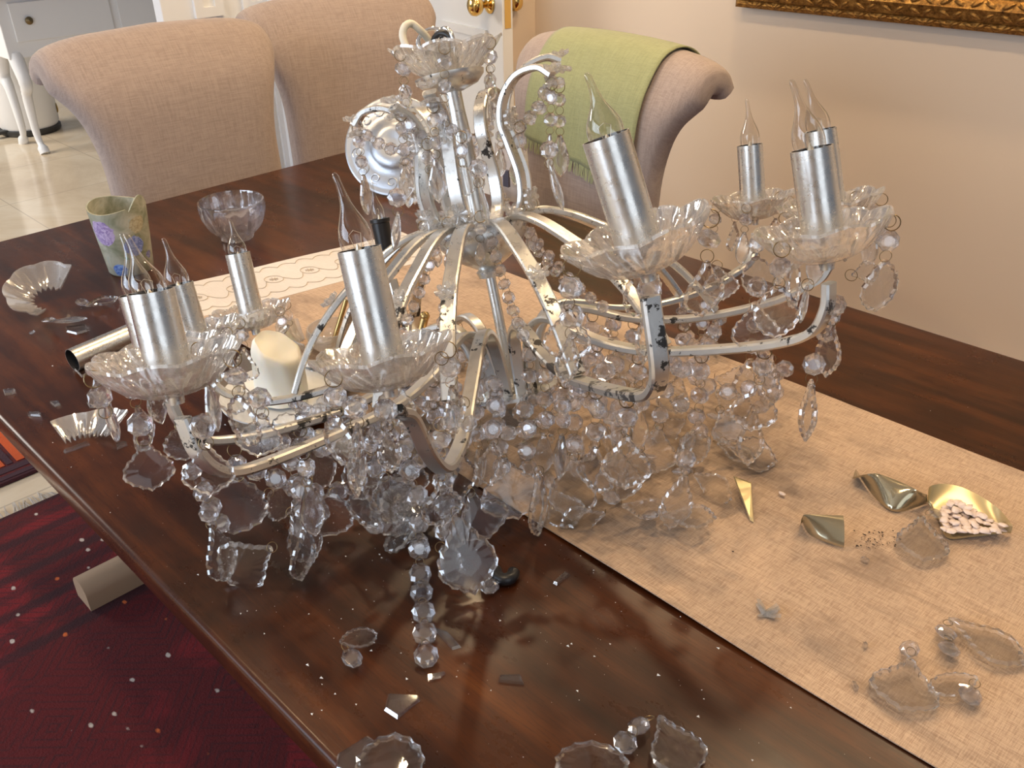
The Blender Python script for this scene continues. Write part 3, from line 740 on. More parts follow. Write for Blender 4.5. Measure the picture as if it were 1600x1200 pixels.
# crown scrolls
prof_c = [(.044, .203), (.058, .222), (.062, .25), (.056, .285), (.052, .308), (.060, .332), (.080, .350), (.105, .352), (.120, .340)]
SCROLL = [-142, -92, -58, 22, 52, 112, 172]
for n_, a in enumerate(SCROLL):
    az = math.radians(a); k_ = 1 + .04 * math.sin(n_ * 2.1)
    zt = [0, -.01, 0, .004, .022, 0, -.006][n_]
    pts = [loc(r * k_, az, z + zt * (i / 8) ** 2) for i, (r, z) in enumerate(prof_c)]
    if a in (-92, -58): pts = pts[:7]
    B = (-E2 * math.sin(az) + E1 * math.cos(az))
    mk('crown_scroll', strap(catmull(pts, 7), B, .0160, .0068), M_leaf, ch, 40)
    for i, dz in ((4, .0), (1, .004)):
        out = (pts[i] - ax((pts[i] - P0).dot(U))).normalized(); put('glass_rosette', me_rosette, frame_z(pts[i] + out * .007, out), ch)
    tip = pts[-1]; put('glass_rosette', me_rosette, frame_z(tip + U * .006, U), ch); put('glass_rosette', me_rosette, frame_z(tip - U * .007, -U), ch)
# candle arms
CUPS = dict(A=(607, 597, 215, 563, 397, 528, 268), B=(272, 608, 225, 237, 462, 202, 363), C=(255, 590, 190, 218, 464, 195, 364), D=(310, 550, 150, 279, 449, 259, 371),
            E=(398, 510, 120, 372, 400, 362, 342), F=(1008, 415, 235, 949, 222, 923, 111), G=(1290, 400, 205, 1269, 239, 1242, 122), H=(1300, 350, 155, 1282, 209, 1262, 122), I=(1178, 338, 125, 1172, 231, 1170, 154), J=(605, 405, 115, 595, 352, 584, 305))
ARM = {}
AZ = {}
for k_, (x, y, w_, tx, ty, bx_, by_) in CUPS.items():
    cup = atd(x, y, F * .105 / w_); q = cup - P0; zl = q.dot(U); rr = q - U * zl; R0 = rr.length; rd = rr / R0
    az = math.atan2(rr.dot(E1), rr.dot(E2)); AZ[k_] = (az, R0)
    B = (-E2 * math.sin(az) + E1 * math.cos(az))
    L3 = lambda r, z: P0 + rd * r + U * z
    m = MB()
    lower = [(.034, .006), (.040, .045), (.052, .078), (.078, .092), (.110, .086), (.150, .070), (.200, .060), (.250, .058)]
    if k_ == 'A': lower = lower[:5] + [(.150, .066), (.190, .046), (.240, .022), (.300, .016), (.335, .040), (R0 - .030, .080), (R0 - .006, .093), (R0, zl - .022)]
    elif R0 > .3: lower += [(.25 + (R0 - .25) * .45, .063), (R0 - .045, .070), (R0 - .018, .080), (R0 - .004, .100), (R0, zl - .022)]
    else: lower += [(R0 - .01, .09), (R0, zl - .03)]
    arm = mk('candle_arm', strap(catmull([L3(*p) for p in lower], 6), B, .0145, .0078), M_strap, ch, 40); ARM[k_] = arm
    up = [(.046, .204), (.075, .207), (.105, .198), (.14, .178), (.175, .155), (.21, .122), (.232, .092), (.248, .064)]
    mk('support_strap', strap(catmull([L3(*p) for p in up], 6), B, .0158, .0072), M_leaf, ch, 40)
    put('glass_rosette', me_rosette, frame_z(L3(.185, .155), rd * .6 + U), ch)
    put('glass_rosette', me_rosette, frame_z(L3(.06, .212), rd + U), ch)
    mk('bolt', lathe([(.0, -.006), (.003, -.006), (.003, .004), (0, .005)], 8), M_chrome, ch)
    C.objects[-1].matrix_basis = WM[ch.name].inverted() @ frame_z(L3(.25, .052), U)
    cb_ = cup - U * .012
    if k_ != 'J':
        top = reach(cup, tx, ty, .098, U); sd = (top - cup).normalized()
        Ms = frame_z(cup, sd)
        mk('pan_holder', lathe([(.0055, -.022), (.0065, -.012), (.013, -.006), (.022, -.004), (.022, -.001), (0, 0)], 24), M_strap, arm, 50)
        C.objects[-1].matrix_basis = WM[arm.name].inverted() @ Ms
        put('drip_pan', me_pan, Ms @ RZ(random.random()), arm)
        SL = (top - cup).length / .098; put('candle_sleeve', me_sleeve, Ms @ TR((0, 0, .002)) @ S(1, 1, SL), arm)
        b0 = cup + sd * (.098 * SL - .007); bt = reach(b0, bx_, by_, .083, U); bd = (bt - b0).normalized(); BL = (bt - b0).length / .083
        left = Vector((R[0][0], R[1][0], R[2][0])) * -1
        Mb = frame_z(b0, bd, left) @ S(1, 1, BL)
        ARM[k_ + 'm'] = Ms
    else:
        sd = (reach(cup, tx, ty, .058, U) - cup).normalized(); Ms = frame_z(cup, sd)
        put('socket', me_socket, Ms @ S(1.05, 1.05, 1), arm); b0 = cup + sd * .05; bd = (reach(b0, bx_, by_, .06, U) - b0).normalized(); Mb = frame_z(b0, bd) @ S(.72)
    put('light_bulb', me_bulb, Mb, arm); put('filament', me_fil, Mb, arm)

# ------------------------------------------------------------------ strands of crystal
NB = [0]
rb = random.Random(21)
TOC = lambda p: (CAM - p).normalized()
def jitter(v, a): return (v + Vector((rb.uniform(-a, a), rb.uniform(-a, a), rb.uniform(-a, a)))).normalized()
def ring_at(m, p, z, s=1): m.add(TOR, frame_z(p, z) @ S(s))
def pend_M(hook, end, yaw, wfac=1.0):
    """pendant hanging from hook to end; yaw = turn away from facing the camera"""
    d = end - hook; L_ = d.length; z = -d.normalized(); y = TOC(hook); y = (y - z * y.dot(z)).normalized(); x = y.cross(z)
    M = Matrix(((x.x, y.x, z.x, hook.x), (x.y, y.y, z.y, hook.y), (x.z, y.z, z.z, hook.z), (0, 0, 0, 1)))
    return M @ RZ(yaw) @ S(L_ * wfac, L_ * .9, L_)
def safe_end(hook, L_, d=None):
    d = (d or Vector((0, 0, -1))).normalized(); e_ = hook + d * L_
    if e_.z < TZ + .006:
        hz = max(.0, hook.z - TZ - .006); out = hook - P0; out.z = 0; out = out.normalized() if out.length > 1e-3 else Vector((1, 0, 0))
        out = (out + Vector((rb.uniform(-.9, .9), rb.uniform(-.9, .9), 0))).normalized(); s = min(1, hz / L_)
        e_ = hook + Vector((0, 0, -s * L_)) + out * L_ * math.sqrt(max(0, 1 - s * s))
    return e_
def drop(top, nb=1, L_=.055, kind='leaf', rbead=.0095, yaw=None, sway=.05, parent=None):
    """a chain: wire ring, beads, wire rings, pendant; the wires are one part, beads and pendant its pieces"""
    m = MB(); p = Vector(top); d = jitter(Vector((0, 0, -1)), sway); items = []
    ring_at(m, p, TOC(p))
    p = p + d * .005
    for k in range(nb):
        c_ = p + d * (rbead + .001)
        if c_.z < TZ + .010:
            c_.z = TZ + .010 + rb.random() * .012; out = c_ - P0; out.z = 0; d = (out.normalized() + Vector((rb.uniform(-.8, .8), rb.uniform(-.8, .8), 0))).normalized()
        items.append(('b', c_, rbead)); p = c_ + d * (rbead + .004); p.z = max(p.z, TZ + .006); ring_at(m, p, jitter(TOC(p), .5), .75); p = p + d * .003
        p.z = max(p.z, TZ + .006)
    st = mk('crystal_drop', m.vf, M_wire, parent or ch)
    for _, c_, r_ in items: put('bead', me_bead, frame_z(c_, jitter(TOC(c_), .55)) @ RZ(rb.random()) @ S(r_), st)
    if L_ > 0:
        e_ = safe_end(p, L_, d); put('crystal_pendant', ME_P[kind], pend_M(p, e_, rb.uniform(-1.3, 1.3) if yaw is None else yaw), st)
    return st
def strand(pts, rbead=.0105, wob=.35, face=None, step=None, parent=None, name='bead_strand'):
    m = MB(); step = step or rbead * 2.25
    P_ = catmull(pts, 12); acc = 0; out = [P_[0]]
    for a, b in zip(P_, P_[1:]):
        seg = (b - a).length
        while acc + seg >= step: t = (step - acc) / seg; a = a.lerp(b, t); out.append(a); seg = (b - a).length; acc = 0
        acc += seg
    for a, b in zip(out, out[1:]): ring_at(m, (a + b) / 2, jitter(TOC(a), .4), .62)
    st = mk(name, m.vf if m.v else tube([out[0], out[0] + Vector((0, 0, .004))], .0004, 4), M_wire, parent or ch)
    for p in out: put('bead', me_bead, frame_z(Vector((p.x, p.y, max(p.z, TZ + .007))), jitter(face or TOC(p), wob)) @ RZ(rb.random()) @ S(rbead), st)
    return st
def P(tx, ty, bx_, by_, w_, depth, yaw=0, kind='leaf', parent=None, nb=0):
    """pendant seen from (tx,ty) to (bx,by), w_ pixels wide when seen face on; depth in metres or None = its tip rests on the table"""
    if depth is None:
        e_ = at(bx_, by_, .006); dd = depth_of(e_); h_ = atd(tx, ty, dd * .985)
        if h_.z < TZ + .006: h_ = at(tx, ty, .008)
    else: h_ = atd(tx, ty, depth); e_ = atd(bx_, by_, depth)
    L_ = (e_ - h_).length; dd = depth_of(e_); wf = (w_ * dd / F) / (.78 * L_)
    m = MB(); q = h_
    ring_at(m, q, jitter(TOC(q), .4), .8); st = mk('crystal_drop', m.vf, M_wire, parent or ch)
    put('crystal_pendant', ME_P[kind], pend_M(h_, e_, yaw, wf), st)
    for k in range(nb):
        bp = h_ + Vector((0, 0, .0135 + k * .022)); put('bead', me_bead, frame_z(bp, jitter(TOC(bp), .3)) @ S(.0095), st)
    return st
# hanging from the near drip pans (as seen)
for a in [(225, 687, 238, 768, 78, .665, .15, 'leaf', None, 1), (322, 692, 328, 775, 82, .63, -.25, 'leaf', None, 1), (410, 645, 402, 715, 74, .72, .2, 'leaf', None, 1), (283, 665, 290, 720, 66, .73, .5, 'oval', None, 0),
          (558, 660, 557, 778, 80, .66, 1.30, 'leaf', None, 1), (605, 665, 612, 740, 60, .68, .9, 'leaf', None, 1), (690, 560, 700, 600, 40, .66, .3, 'oval', None, 0),
          (893, 520, 880, 603, 64, .66, 1.0, 'leaf', None, 1), (1012, 480, 1005, 570, 60, .66, 1.1, 'leaf', None, 1), (1120, 415, 1130, 470, 60, .80, .3, 'leaf', None, 0),
          (1180, 470, 1182, 555, 76, .80, .1, 'leaf', None, 1), (1262, 445, 1250, 505, 34, .74, 1.1, 'spear', None, 0), (1180, 400, 1190, 465, 52, 1.0, .0, 'oval', None, 1),
          (1300, 500, 1290, 590, 60, .74, .9, 'leaf', None, 1), (1268, 592, 1258, 690, 72, .74, 1.25, 'leaf', None, 1), (1330, 430, 1375, 420, 36, .74, .2, 'leaf', None, 0),
          (1390, 345, 1350, 370, 40, .70, .2, 'leaf', None, 0), (1180, 640, 1168, 728, 68, .93, .95, 'leaf', None, 0), (1205, 560, 1200, 640, 60, .95, 1.0, 'leaf', None, 0),
          (945, 600, 960, 660, 50, .8, .4, 'oval', None, 1), (770, 690, 765, 760, 60, .84, .6, 'leaf', None, 1), (1125, 640, 1150, 690, 60, 1.05, .1, 'leaf', None, 0),
          # lying or standing on the table at the front
          (372, 745, 365, 835, 96, None, .15, 'oval', None, 1), (425, 855, 345, 905, 90, None, .2, 'leaf', None, 0), (330, 820, 358, 908, 84, None, .95, 'leaf', None, 1),
          (478, 815, 470, 908, 76, None, 1.1, 'leaf', None, 2), (455, 800, 490, 880, 60, None, .4, 'leaf', None, 0), (520, 770, 505, 838, 80, None, .1, 'oval', None, 0), (480, 700, 515, 760, 60, None, .5, 'leaf', None, 0),
          (600, 745, 640, 835, 90, None, .2, 'oval', None, 0), (735, 770, 765, 842, 92, None, .2, 'leaf', None, 0), (712, 800, 742, 930, 96, None, .15, 'leaf', None, 0), (688, 855, 720, 900, 60, None, .9, 'oval', None, 0),
          (785, 715, 810, 812, 104, None, .1, 'leaf', None, 0), (842, 735, 840, 838, 88, None, 1.30, 'leaf', None, 0), (897, 712, 893, 814, 76, None, -.1, 'leaf', None, 1), (967, 700, 965, 786, 74, None, .1, 'leaf', None, 2),
          (1000, 700, 985, 750, 74, None, .5, 'leaf', None, 0), (1030, 665, 1012, 742, 80, None, .3, 'leaf', None, 1), (1072, 735, 1045, 828, 56, None, .5, 'leaf', None, 1), (1130, 690, 1215, 722, 56, None, .5, 'leaf', None, 0),
          (640, 745, 618, 800, 64, None, .6, 'leaf', None, 0), (560, 700, 590, 760, 70, None, .6, 'leaf', None, 0), (420, 770, 455, 800, 60, None, .4, 'oval', None, 0)]: P(*a)
def dz(x, y, f=1.0):          # depth of the table surface under a pixel, times f
    return depth_of(at(x, y, .008)) * f
def spts(lst): return [atd(x, y, dz(x, y, f)) for x, y, f in lst]
strand(spts([(640, 735, .86), (652, 775, .90), (655, 815, .94), (655, 850, .97), (656, 887, 1), (659, 930, 1), (662, 962, 1), (664, 995, 1), (666, 1028, 1)]), .0112, .22, step=.0262)
strand(spts([(690, 715, .84), (692, 745, .87), (694, 780, .90), (695, 815, .93), (695, 846, .96)]), .0112, .15, step=.0235)
strand(spts([(400, 735, .88), (440, 752, .92), (478, 768, .96), (520, 770, .97), (553, 752, .95), (590, 730, .92)]), .0112, .3)
strand(spts([(300, 735, .84), (318, 770, .88), (335, 800, .93), (350, 830, .97)]), .0105, .5)
strand(spts([(440, 690, .84), (462, 740, .9), (470, 790, .95), (472, 830, .98)]), .0105, .5)
strand(spts([(895, 600, .84), (897, 640, .87), (897, 680, .9), (896, 705, .93)]), .0100, .3)
strand(spts([(962, 570, .82), (965, 610, .86), (968, 650, .9), (966, 690, .94)]), .0105, .3)
strand(spts([(1075, 575, .9), (1100, 600, .9), (1140, 612, .9), (1190, 600, .88), (1235, 570, .85)]), .0105, .5)
strand(spts([(1040, 610, .92), (1075, 640, .95), (1100, 665, .97), (1075, 690, .985), (1072, 725, .99)]), .0105, .5)
strand(spts([(1290, 520, .72), (1300, 490, .70), (1318, 480, .69)]), .0105, .4)
strand(spts([(1195, 560, .86), (1215, 590, .88), (1205, 625, .92), (1180, 640, .94)]), .0105, .5)
strand(spts([(770, 600, .80), (775, 650, .84), (780, 700, .88), (785, 740, .93)]), .0100, .4)
strand(spts([(820, 640, .84), (822, 690, .88), (826, 735, .94)]), .0100, .4)
# procedural: beads and drops under every arm, between arms, round the crown and drip pans
order = sorted([k for k in AZ], key=lambda k: AZ[k][0])
for k_ in order:
    az, R0 = AZ[k_]
    for r_, z_, nb, L_ in ((.11, .078, 2, .05), (.155, .062, 3, .05), (.21, .050, 2, .055), (.29, .054, 2, .055), (.36, .060, 1, .055)):
        if r_ > R0 - .03: continue
        a_ = az + rb.uniform(-.06, .06) / 1
        drop(P0 + (E2 * math.cos(az) + E1 * math.sin(az)) * r_ + U * z_, nb, L_ if rb.random() < .72 else 0, rb.choice(['leaf', 'leaf', 'oval', 'spear']), .0095)
def swag(a, b, sag, rbead=.0088, n=7):
    pts = []
    for i in range(n):
        t = i / (n - 1); p = a.lerp(b, t); p = Vector((p.x, p.y, p.z - sag * 4 * t * (1 - t))); p.z = max(p.z, TZ + .012 + rb.random() * .01); pts.append(p)
    strand(pts, rbead, .6)
for i in range(len(order)):
    (a0, r0), (a1, r1) = AZ[order[i]], AZ[order[(i + 1) % len(order)]]
    if (a1 - a0) % (2 * PI) < 1.5:
        swag(loc(.25, a0, .052), loc(.25, a1, .052), .05 if i % 2 else .035)
for i, a in enumerate((-140, -100, -60, -20, 20, 60, 110)):
    a0 = math.radians(a); swag(loc(.055, a0, .0), loc(.16, a0 + .25, .058), .02, .0085)
for i, a in enumerate((-120, -75, -30, 30, 80)):
    a0 = math.radians(a); swag(loc(.05, a0, .20), loc(.13, a0, .085), .01, .0075)
for k_ in order:
    if k_ + 'm' not in ARM: continue
    Ms = ARM[k_ + 'm']; near = k_ in 'ABFG'
    for q in range(3 if near else 5):
        a = 2 * PI * (q + rb.random() * .4) / (3 if near else 5); p = Ms @ Vector((math.cos(a) * .051, math.sin(a) * .051, .018))
        drop(p, 1, .045 if rb.random() < .8 else 0, rb.choice(['leaf', 'oval', 'spear']), .0088)
MP = frame_z(PANC, pu)
for q in range(6):
    a = 2 * PI * (q + .3) / 6; drop(MP @ Vector((math.cos(a) * .056, math.sin(a) * .056, .025)), 1 + q % 2, .032, 'spear' if q % 2 else 'leaf', .0082)
for n_, a in enumerate(SCROLL):
    az = math.radians(a); rt = .118 if a not in (-92, -58) else .075
    drop(loc(rt, az, .335), 2, .04 if n_ % 2 else .05, 'spear', .0078); 
    swag(loc(rt, az, .34), loc(.056, az + .5, .30), .012, .0078, 5)
    drop(loc(.066, az + .3, .30), 1, .035, rb.choice(['spear', 'oval']), .0085)
    drop(loc(.064, az + .35, .215), 1, .03, 'spear', .0075)
for a in [(748, 285, 764, 352, 22, .86, .4, 'spear', None, 1), (622, 330, 616, 392, 30, .86, .5, 'spear', None, 1), (858, 255, 880, 330, 26, .88, .6, 'spear', None, 1)]: P(*a)
# pile of loose crystal drops under the wreck, still wired to it
rp = random.Random(4)
for i in range(46):
    a = rp.uniform(-PI, PI); r_ = .06 + .20 * math.sqrt(rp.random()); c_ = Vector((P0.x + r_ * math.cos(a), P0.y + r_ * math.sin(a), TZ + .008 + rp.random() * .03))
    d = Vector((rp.uniform(-1, 1), rp.uniform(-1, 1), rp.uniform(-.25, .15))).normalized(); L_ = rp.uniform(.045, .06)
    e_ = c_ + d * L_; e_.z = max(TZ + .006, e_.z)
    st = mk('crystal_drop', tube([c_, c_ + Vector((0, 0, .006))], .0004, 4), M_wire, ch)
    put('crystal_pendant', ME_P[rp.choice(['leaf', 'oval'])], pend_M(c_, e_, rp.uniform(-1.2, 1.2)), st)
    if i % 2: bp = c_ - d * .012; bp.z = max(bp.z, TZ + .01); put('bead', me_bead, frame_z(bp, jitter(Vector((0, 0, 1)), .8)) @ S(.0095), st)

# ------------------------------------------------------------------ the table runner
RY0, RY1 = .533, .968
def rz(x, y):
    e_ = min(y - RY0, RY1 - y); n = .0009 * math.sin(x * 9 + y * 4) + .0007 * math.sin(y * 21 - x * 6)
    edge = max(0, 1 - e_ / .05) * (.0022 + .0022 * math.sin(x * 13 + (1 if y > .7 else 0)))
    return TZ + .0022 + abs(n) + edge * .8
run = empty('table_runner', (-.4, .75, TZ), 'long beige linen table runner with embroidered white end band', 'table runner')
def endx(y): return -1.349 + (y - .593) * (.083 / .40)
BW = .142
def rg(y_, t0, t1, x_end=None): return 0
NX, NY = 160, 26
def runp(i, j, xa, xb, lift=0.0):
    y = RY0 + (RY1 - RY0) * j / (NY - 1); x0 = endx(y) + xa; x1 = xb if xb > .2 else endx(y) + xb; x = x0 + (x1 - x0) * i / (NX - 1)
    wob = .004 * math.sin(x * 6.0) * (1 if j in (0,) else 0) + (.003 * math.sin(x * 4 + 1) if j == NY - 1 else 0)
    return Vector((x, y + wob, rz(x, y) + lift))
def slab(fn, nx, ny, th):
    t = grid(nx, ny, lambda i, j: fn(i, j)); b = grid(nx, ny, lambda i, j: fn(i, j) - Vector((0, 0, th))); o = nx * ny
    v = t[0] + b[0]; f = t[1] + [tuple(q + o for q in r[::-1]) for r in b[1]]
    per = [(i, 0) for i in range(nx)] + [(nx - 1, j) for j in range(1, ny)] + [(i, ny - 1) for i in range(nx - 2, -1, -1)] + [(0, j) for j in range(ny - 2, 0, -1)]
    idx = [j * nx + i for i, j in per]
    for a, b_ in zip(idx, idx[1:] + idx[:1]): f.append((b_, a, a + o, b_ + o))
    return v, f
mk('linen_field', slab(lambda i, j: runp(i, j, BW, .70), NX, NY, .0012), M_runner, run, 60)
NX = 24
mk('end_band', slab(lambda i, j: runp(i, j, 0, BW + .004, .0004), NX, NY, .0014), M_band, run, 60)
def band_pt(s, t): y = RY0 + s; x = endx(y) + t; return Vector((x, y, rz(x, y) + .0009))
th = MB(); tw = .00055
for k in range(-1, 8):
    s0 = .032 + k * .062
    c0 = [(s0 + .014 * math.cos(a), .070 + .016 * math.sin(a)) for a in [2 * PI * q / 18 for q in range(19)]]
    lines = [c0, [(s0 - .007, .070), (s0 + .007, .070)], [(s0, .062), (s0, .078)], [(s0 - .005, .065), (s0 + .005, .075)], [(s0 - .005, .075), (s0 + .005, .065)]]
    lines.append([(s0 + .014 + .034 * q / 8, .072 + .022 * math.sin(PI * q / 8)) for q in range(9)])
    for row, dirn in ((.026, -1), (.116, 1)):
        lines.append([(s0 - .031 + .031 * q / 6, row + dirn * .010 * math.sin(PI * q / 6)) for q in range(7)]); lines.append([(s0 + .031 * q / 6, row + dirn * .013 * math.sin(PI * q / 6)) for q in range(7)])
    for ln in lines:
        ln = [(a, b) for a, b in ln if .004 < a < RY1 - RY0 - .004]
        if len(ln) > 1: th.add(tube([band_pt(a, b) for a, b in ln], tw, 4, False))
o = mk('embroidery', th.vf, M_thread, run); o['kind'] = 'stuff'
RUNZ = .0042          # top of the runner above the table

# ------------------------------------------------------------------ loose things on the table
def lay_pend(name, tx, ty, bx_, by_, w_, kind, label, z=.006, beads=(), group=None):
    h_ = at(tx, ty, z + .004); e_ = at(bx_, by_, z); dd = depth_of(e_); L_ = (e_ - h_).length
    d = (e_ - h_).normalized(); y = Vector((0, 0, 1)); y = (y - d * y.dot(d)).normalized(); zz = -d; x = y.cross(zz)
    M = Matrix(((x.x, y.x, zz.x, h_.x), (x.y, y.y, zz.y, h_.y), (x.z, y.z, zz.z, h_.z), (0, 0, 0, 1)))
    wf = w_ * dd / F / .80
    r = empty(name, h_, label, 'crystal', group)
    put('crystal_plate', ME_P[kind], M @ S(wf, L_ * .85, L_), r)
    m = MB(); prev = h_
    for (x_, y_, rr) in beads:
        p = at(x_, y_, z + .004); put('bead', me_bead, frame_z(p, jitter(Vector((0, 0, 1)), .35)) @ S(rr), r)
        m.add(torus_vf(.0055, .0004), frame_z((p + prev) / 2 + Vector((0, 0, .003)), jitter(Vector((0, 0, 1)), .6)) @ S(max(.7, (p - prev).length / .03), .8, 1)); prev = p
    if not beads: m.add(TOR, frame_z(h_ + Vector((0, 0, .002)), jitter(Vector((0, 0, 1)), .7)) @ S(.8))
    mk('wire_ring', m.vf, M_wire, r); return r
RZN = RUNZ + .005
lay_pend('crystal_pendant', 1440, 806, 1442, 880, 82, 'leaf', 'crystal leaf pendant below the gold bowl of shells', RZN, [(1462, 802, .008)])
lay_pend('crystal_pendant', 1424, 1030, 1405, 1112, 108, 'leaf', 'large crystal pendant with a bead, nearest the runner front edge', RZN, [(1421, 1014, .0085)])
lay_pend('crystal_pendant', 1527, 1058, 1450, 1080, 44, 'oval', 'small crystal plate lying against the large pendant at bottom right', RZN, [(1516, 1086, .0095)])
lay_pend('crystal_pendant', 1482, 966, 1606, 1040, 82, 'leaf', 'large amber-toned crystal pendant with two beads at right picture edge', RZN, [(1478, 988, .0095), (1483, 1014, .0095)])
lay_pend('crystal_pendant', 1120, 692, 1180, 722, 48, 'leaf', 'crystal pendant lying flat on the runner under the right arms', RZN)
lay_pend('crystal_pendant', 1030, 1118, 1082, 1216, 96, 'leaf', 'crystal pendant with two beads at bottom centre on bare wood', .006, [(998, 1134, .0095), (977, 1160, .0098)])
lay_pend('crystal_pendant', 925, 1245, 925, 1157, 112, 'oval', 'crystal plate cut off by the bottom edge, left of two beads', .006)
lay_pend('crystal_pendant', 595, 1262, 618, 1145, 104, 'oval', 'big scalloped crystal plate at the bottom edge on the left', .007)
lay_pend('crystal_pendant', 530, 1004, 590, 990, 44, 'oval', 'broken stub of crystal pendant with a bead on bare wood', .007, [(550, 1028, .0098)])
lay_pend('crystal_pendant', 133, 478, 184, 464, 34, 'leaf', 'crystal pendant beside the largest broken dish piece', .006, [(128, 472, .010)])
lay_pend('crystal_pendant', 82, 503, 136, 497, 26, 'spear', 'slim crystal drop just below the largest broken dish piece', .007, [(76, 500, .010)])
b_ = at(765, 915, .007); bo = put('crystal_bead', me_bead, frame_z(b_, (.1, -.2, 1)) @ S(.0098), None); setp(bo, 'single loose octagon bead next to the black plastic clip', 'bead')
b_ = at(50, 519, .004); bo = put('crystal_bead', me_bead, frame_z(b_, (.1, -.2, 1)) @ S(.0045), None); setp(bo, 'tiny glass bead below the broken dish at far left', 'bead')

def shard(pts, label, z=.0, th=.0028, mat=None, name='glass_shard', cat='shard', tilt=0.0):
    P_ = [at(x, y, z + .0005) for x, y in pts]; c_ = sum(P_, Vector()) / len(P_)
    n = len(P_); ins = [c_ + (p - c_) * .86 for p in P_]
    v = P_ + [p + Vector((0, 0, th)) for p in ins]
    a = sum((P_[i].x * P_[(i + 1) % n].y - P_[(i + 1) % n].x * P_[i].y) for i in range(n))
    f = [tuple(range(n - 1, -1, -1)), tuple(range(n, 2 * n))] + [(i, (i + 1) % n, n + (i + 1) % n, n + i) for i in range(n)]
    if a < 0: f = [q[::-1] for q in f]
    if tilt: v = [q + Vector((0, 0, tilt * max(0, (q - c_).dot(Vector((-.7, .7, 0))) + .012))) for q in v]
    o = mk(name, (v, f), mat or M_shard)
    if not mat:
        o.data.materials.append(M_shardedge)
        for p_ in o.data.polygons:
            if p_.index > 1: p_.material_index = 1
    return setp(o, label, cat)
shard([(606, 1085), (655, 1088), (657, 1095), (621, 1124), (600, 1110)], 'kite-shaped glass shard on bare wood at lower left')
shard([(674, 979), (699, 988), (721, 1012), (707, 1016)], 'long narrow glass shard right of the bead strand', th=.002)
shard([(667, 1057), (696, 1052), (690, 1059), (668, 1064)], 'slim glass splinter below the end of the bead strand')
shard([(780, 1057), (814, 1056), (819, 1070), (778, 1066)], 'rectangular curved glass chip right of the bead strand end')
shard([(864, 912), (884, 894), (891, 899), (870, 915)], 'small rectangular glass strip near the runner edge')
shard([(523, 1205), (527, 1180), (575, 1150), (585, 1157), (560, 1215)], 'flat glass fragment under the big scalloped plate')
shard([(5, 610), (24, 609), (20, 617), (8, 618)], 'small glass chip at the left picture edge')
shard([(78, 629), (92, 628), (95, 633), (86, 636)], 'small oval glass chip left of the nearest drip pan')
shard([(136, 630), (145, 631), (149, 637), (141, 638)], 'tiny glass chip close to the nearest drip pan')
shard([(42, 646), (63, 645), (64, 651), (48, 650)], 'thin pointed glass chip near the left table edge')
shard([(99, 706), (138, 691), (141, 695), (102, 709)], 'needle-like glass splinter below the fluted fragment', th=.003)
shard([(181, 694), (198, 691), (200, 696), (183, 703)], 'square glass chip left of the first hanging pendants')
shard([(177, 562), (190, 560), (197, 566), (183, 571)], 'thin glass chip in front of the fallen silver tube')
shard([(115, 577), (140, 572), (147, 580), (128, 590)], 'dark edged glass chip under the open end of fallen tube')
shard([(102, 512), (135, 508), (137, 518), (120, 523), (104, 519)], 'smooth hexagonal glass chip among the far left fragments')
shard([(1143, 761), (1172, 768), (1178, 816), (1172, 813)], 'gold lustre triangular shard on the runner', RUNZ, .002, M_goldin, 'gold_shard', tilt=.35)
shard([(1330, 1066), (1336, 1067), (1342, 1078), (1335, 1080)], 'small white chip near the front edge of the runner', RUNZ)
shard([(1344, 873), (1352, 871), (1359, 878), (1350, 880)], 'bright white chip below the dark grit', RUNZ)
shard([(1347, 1008), (1352, 1007), (1356, 1012), (1349, 1014)], 'round glass nugget left of the large amber pendant', RUNZ, .004)
star = MB(); c_ = at(1196, 960, RUNZ)
rs = random.Random(8)
for k in range(9):
    a = rs.uniform(0, 6.28); L_ = rs.uniform(.008, .017); d = Vector((math.cos(a), math.sin(a), rs.uniform(.05, .5))) * L_; s_ = Vector((-math.sin(a), math.cos(a), 0)) * .0035
    star.add(([c_ + s_, c_ - s_, c_ + d - s_ * .6, c_ + d + s_ * .5 + Vector((0, 0, .001)), c_ + Vector((0, 0, .003))], [(0, 1, 2, 3), (0, 4, 3), (4, 1, 2), (4, 2, 3)]))
setp(mk('crushed_rosette', star.vf, M_pressed), 'crushed clear glass rosette on the middle of the runner', 'shard')

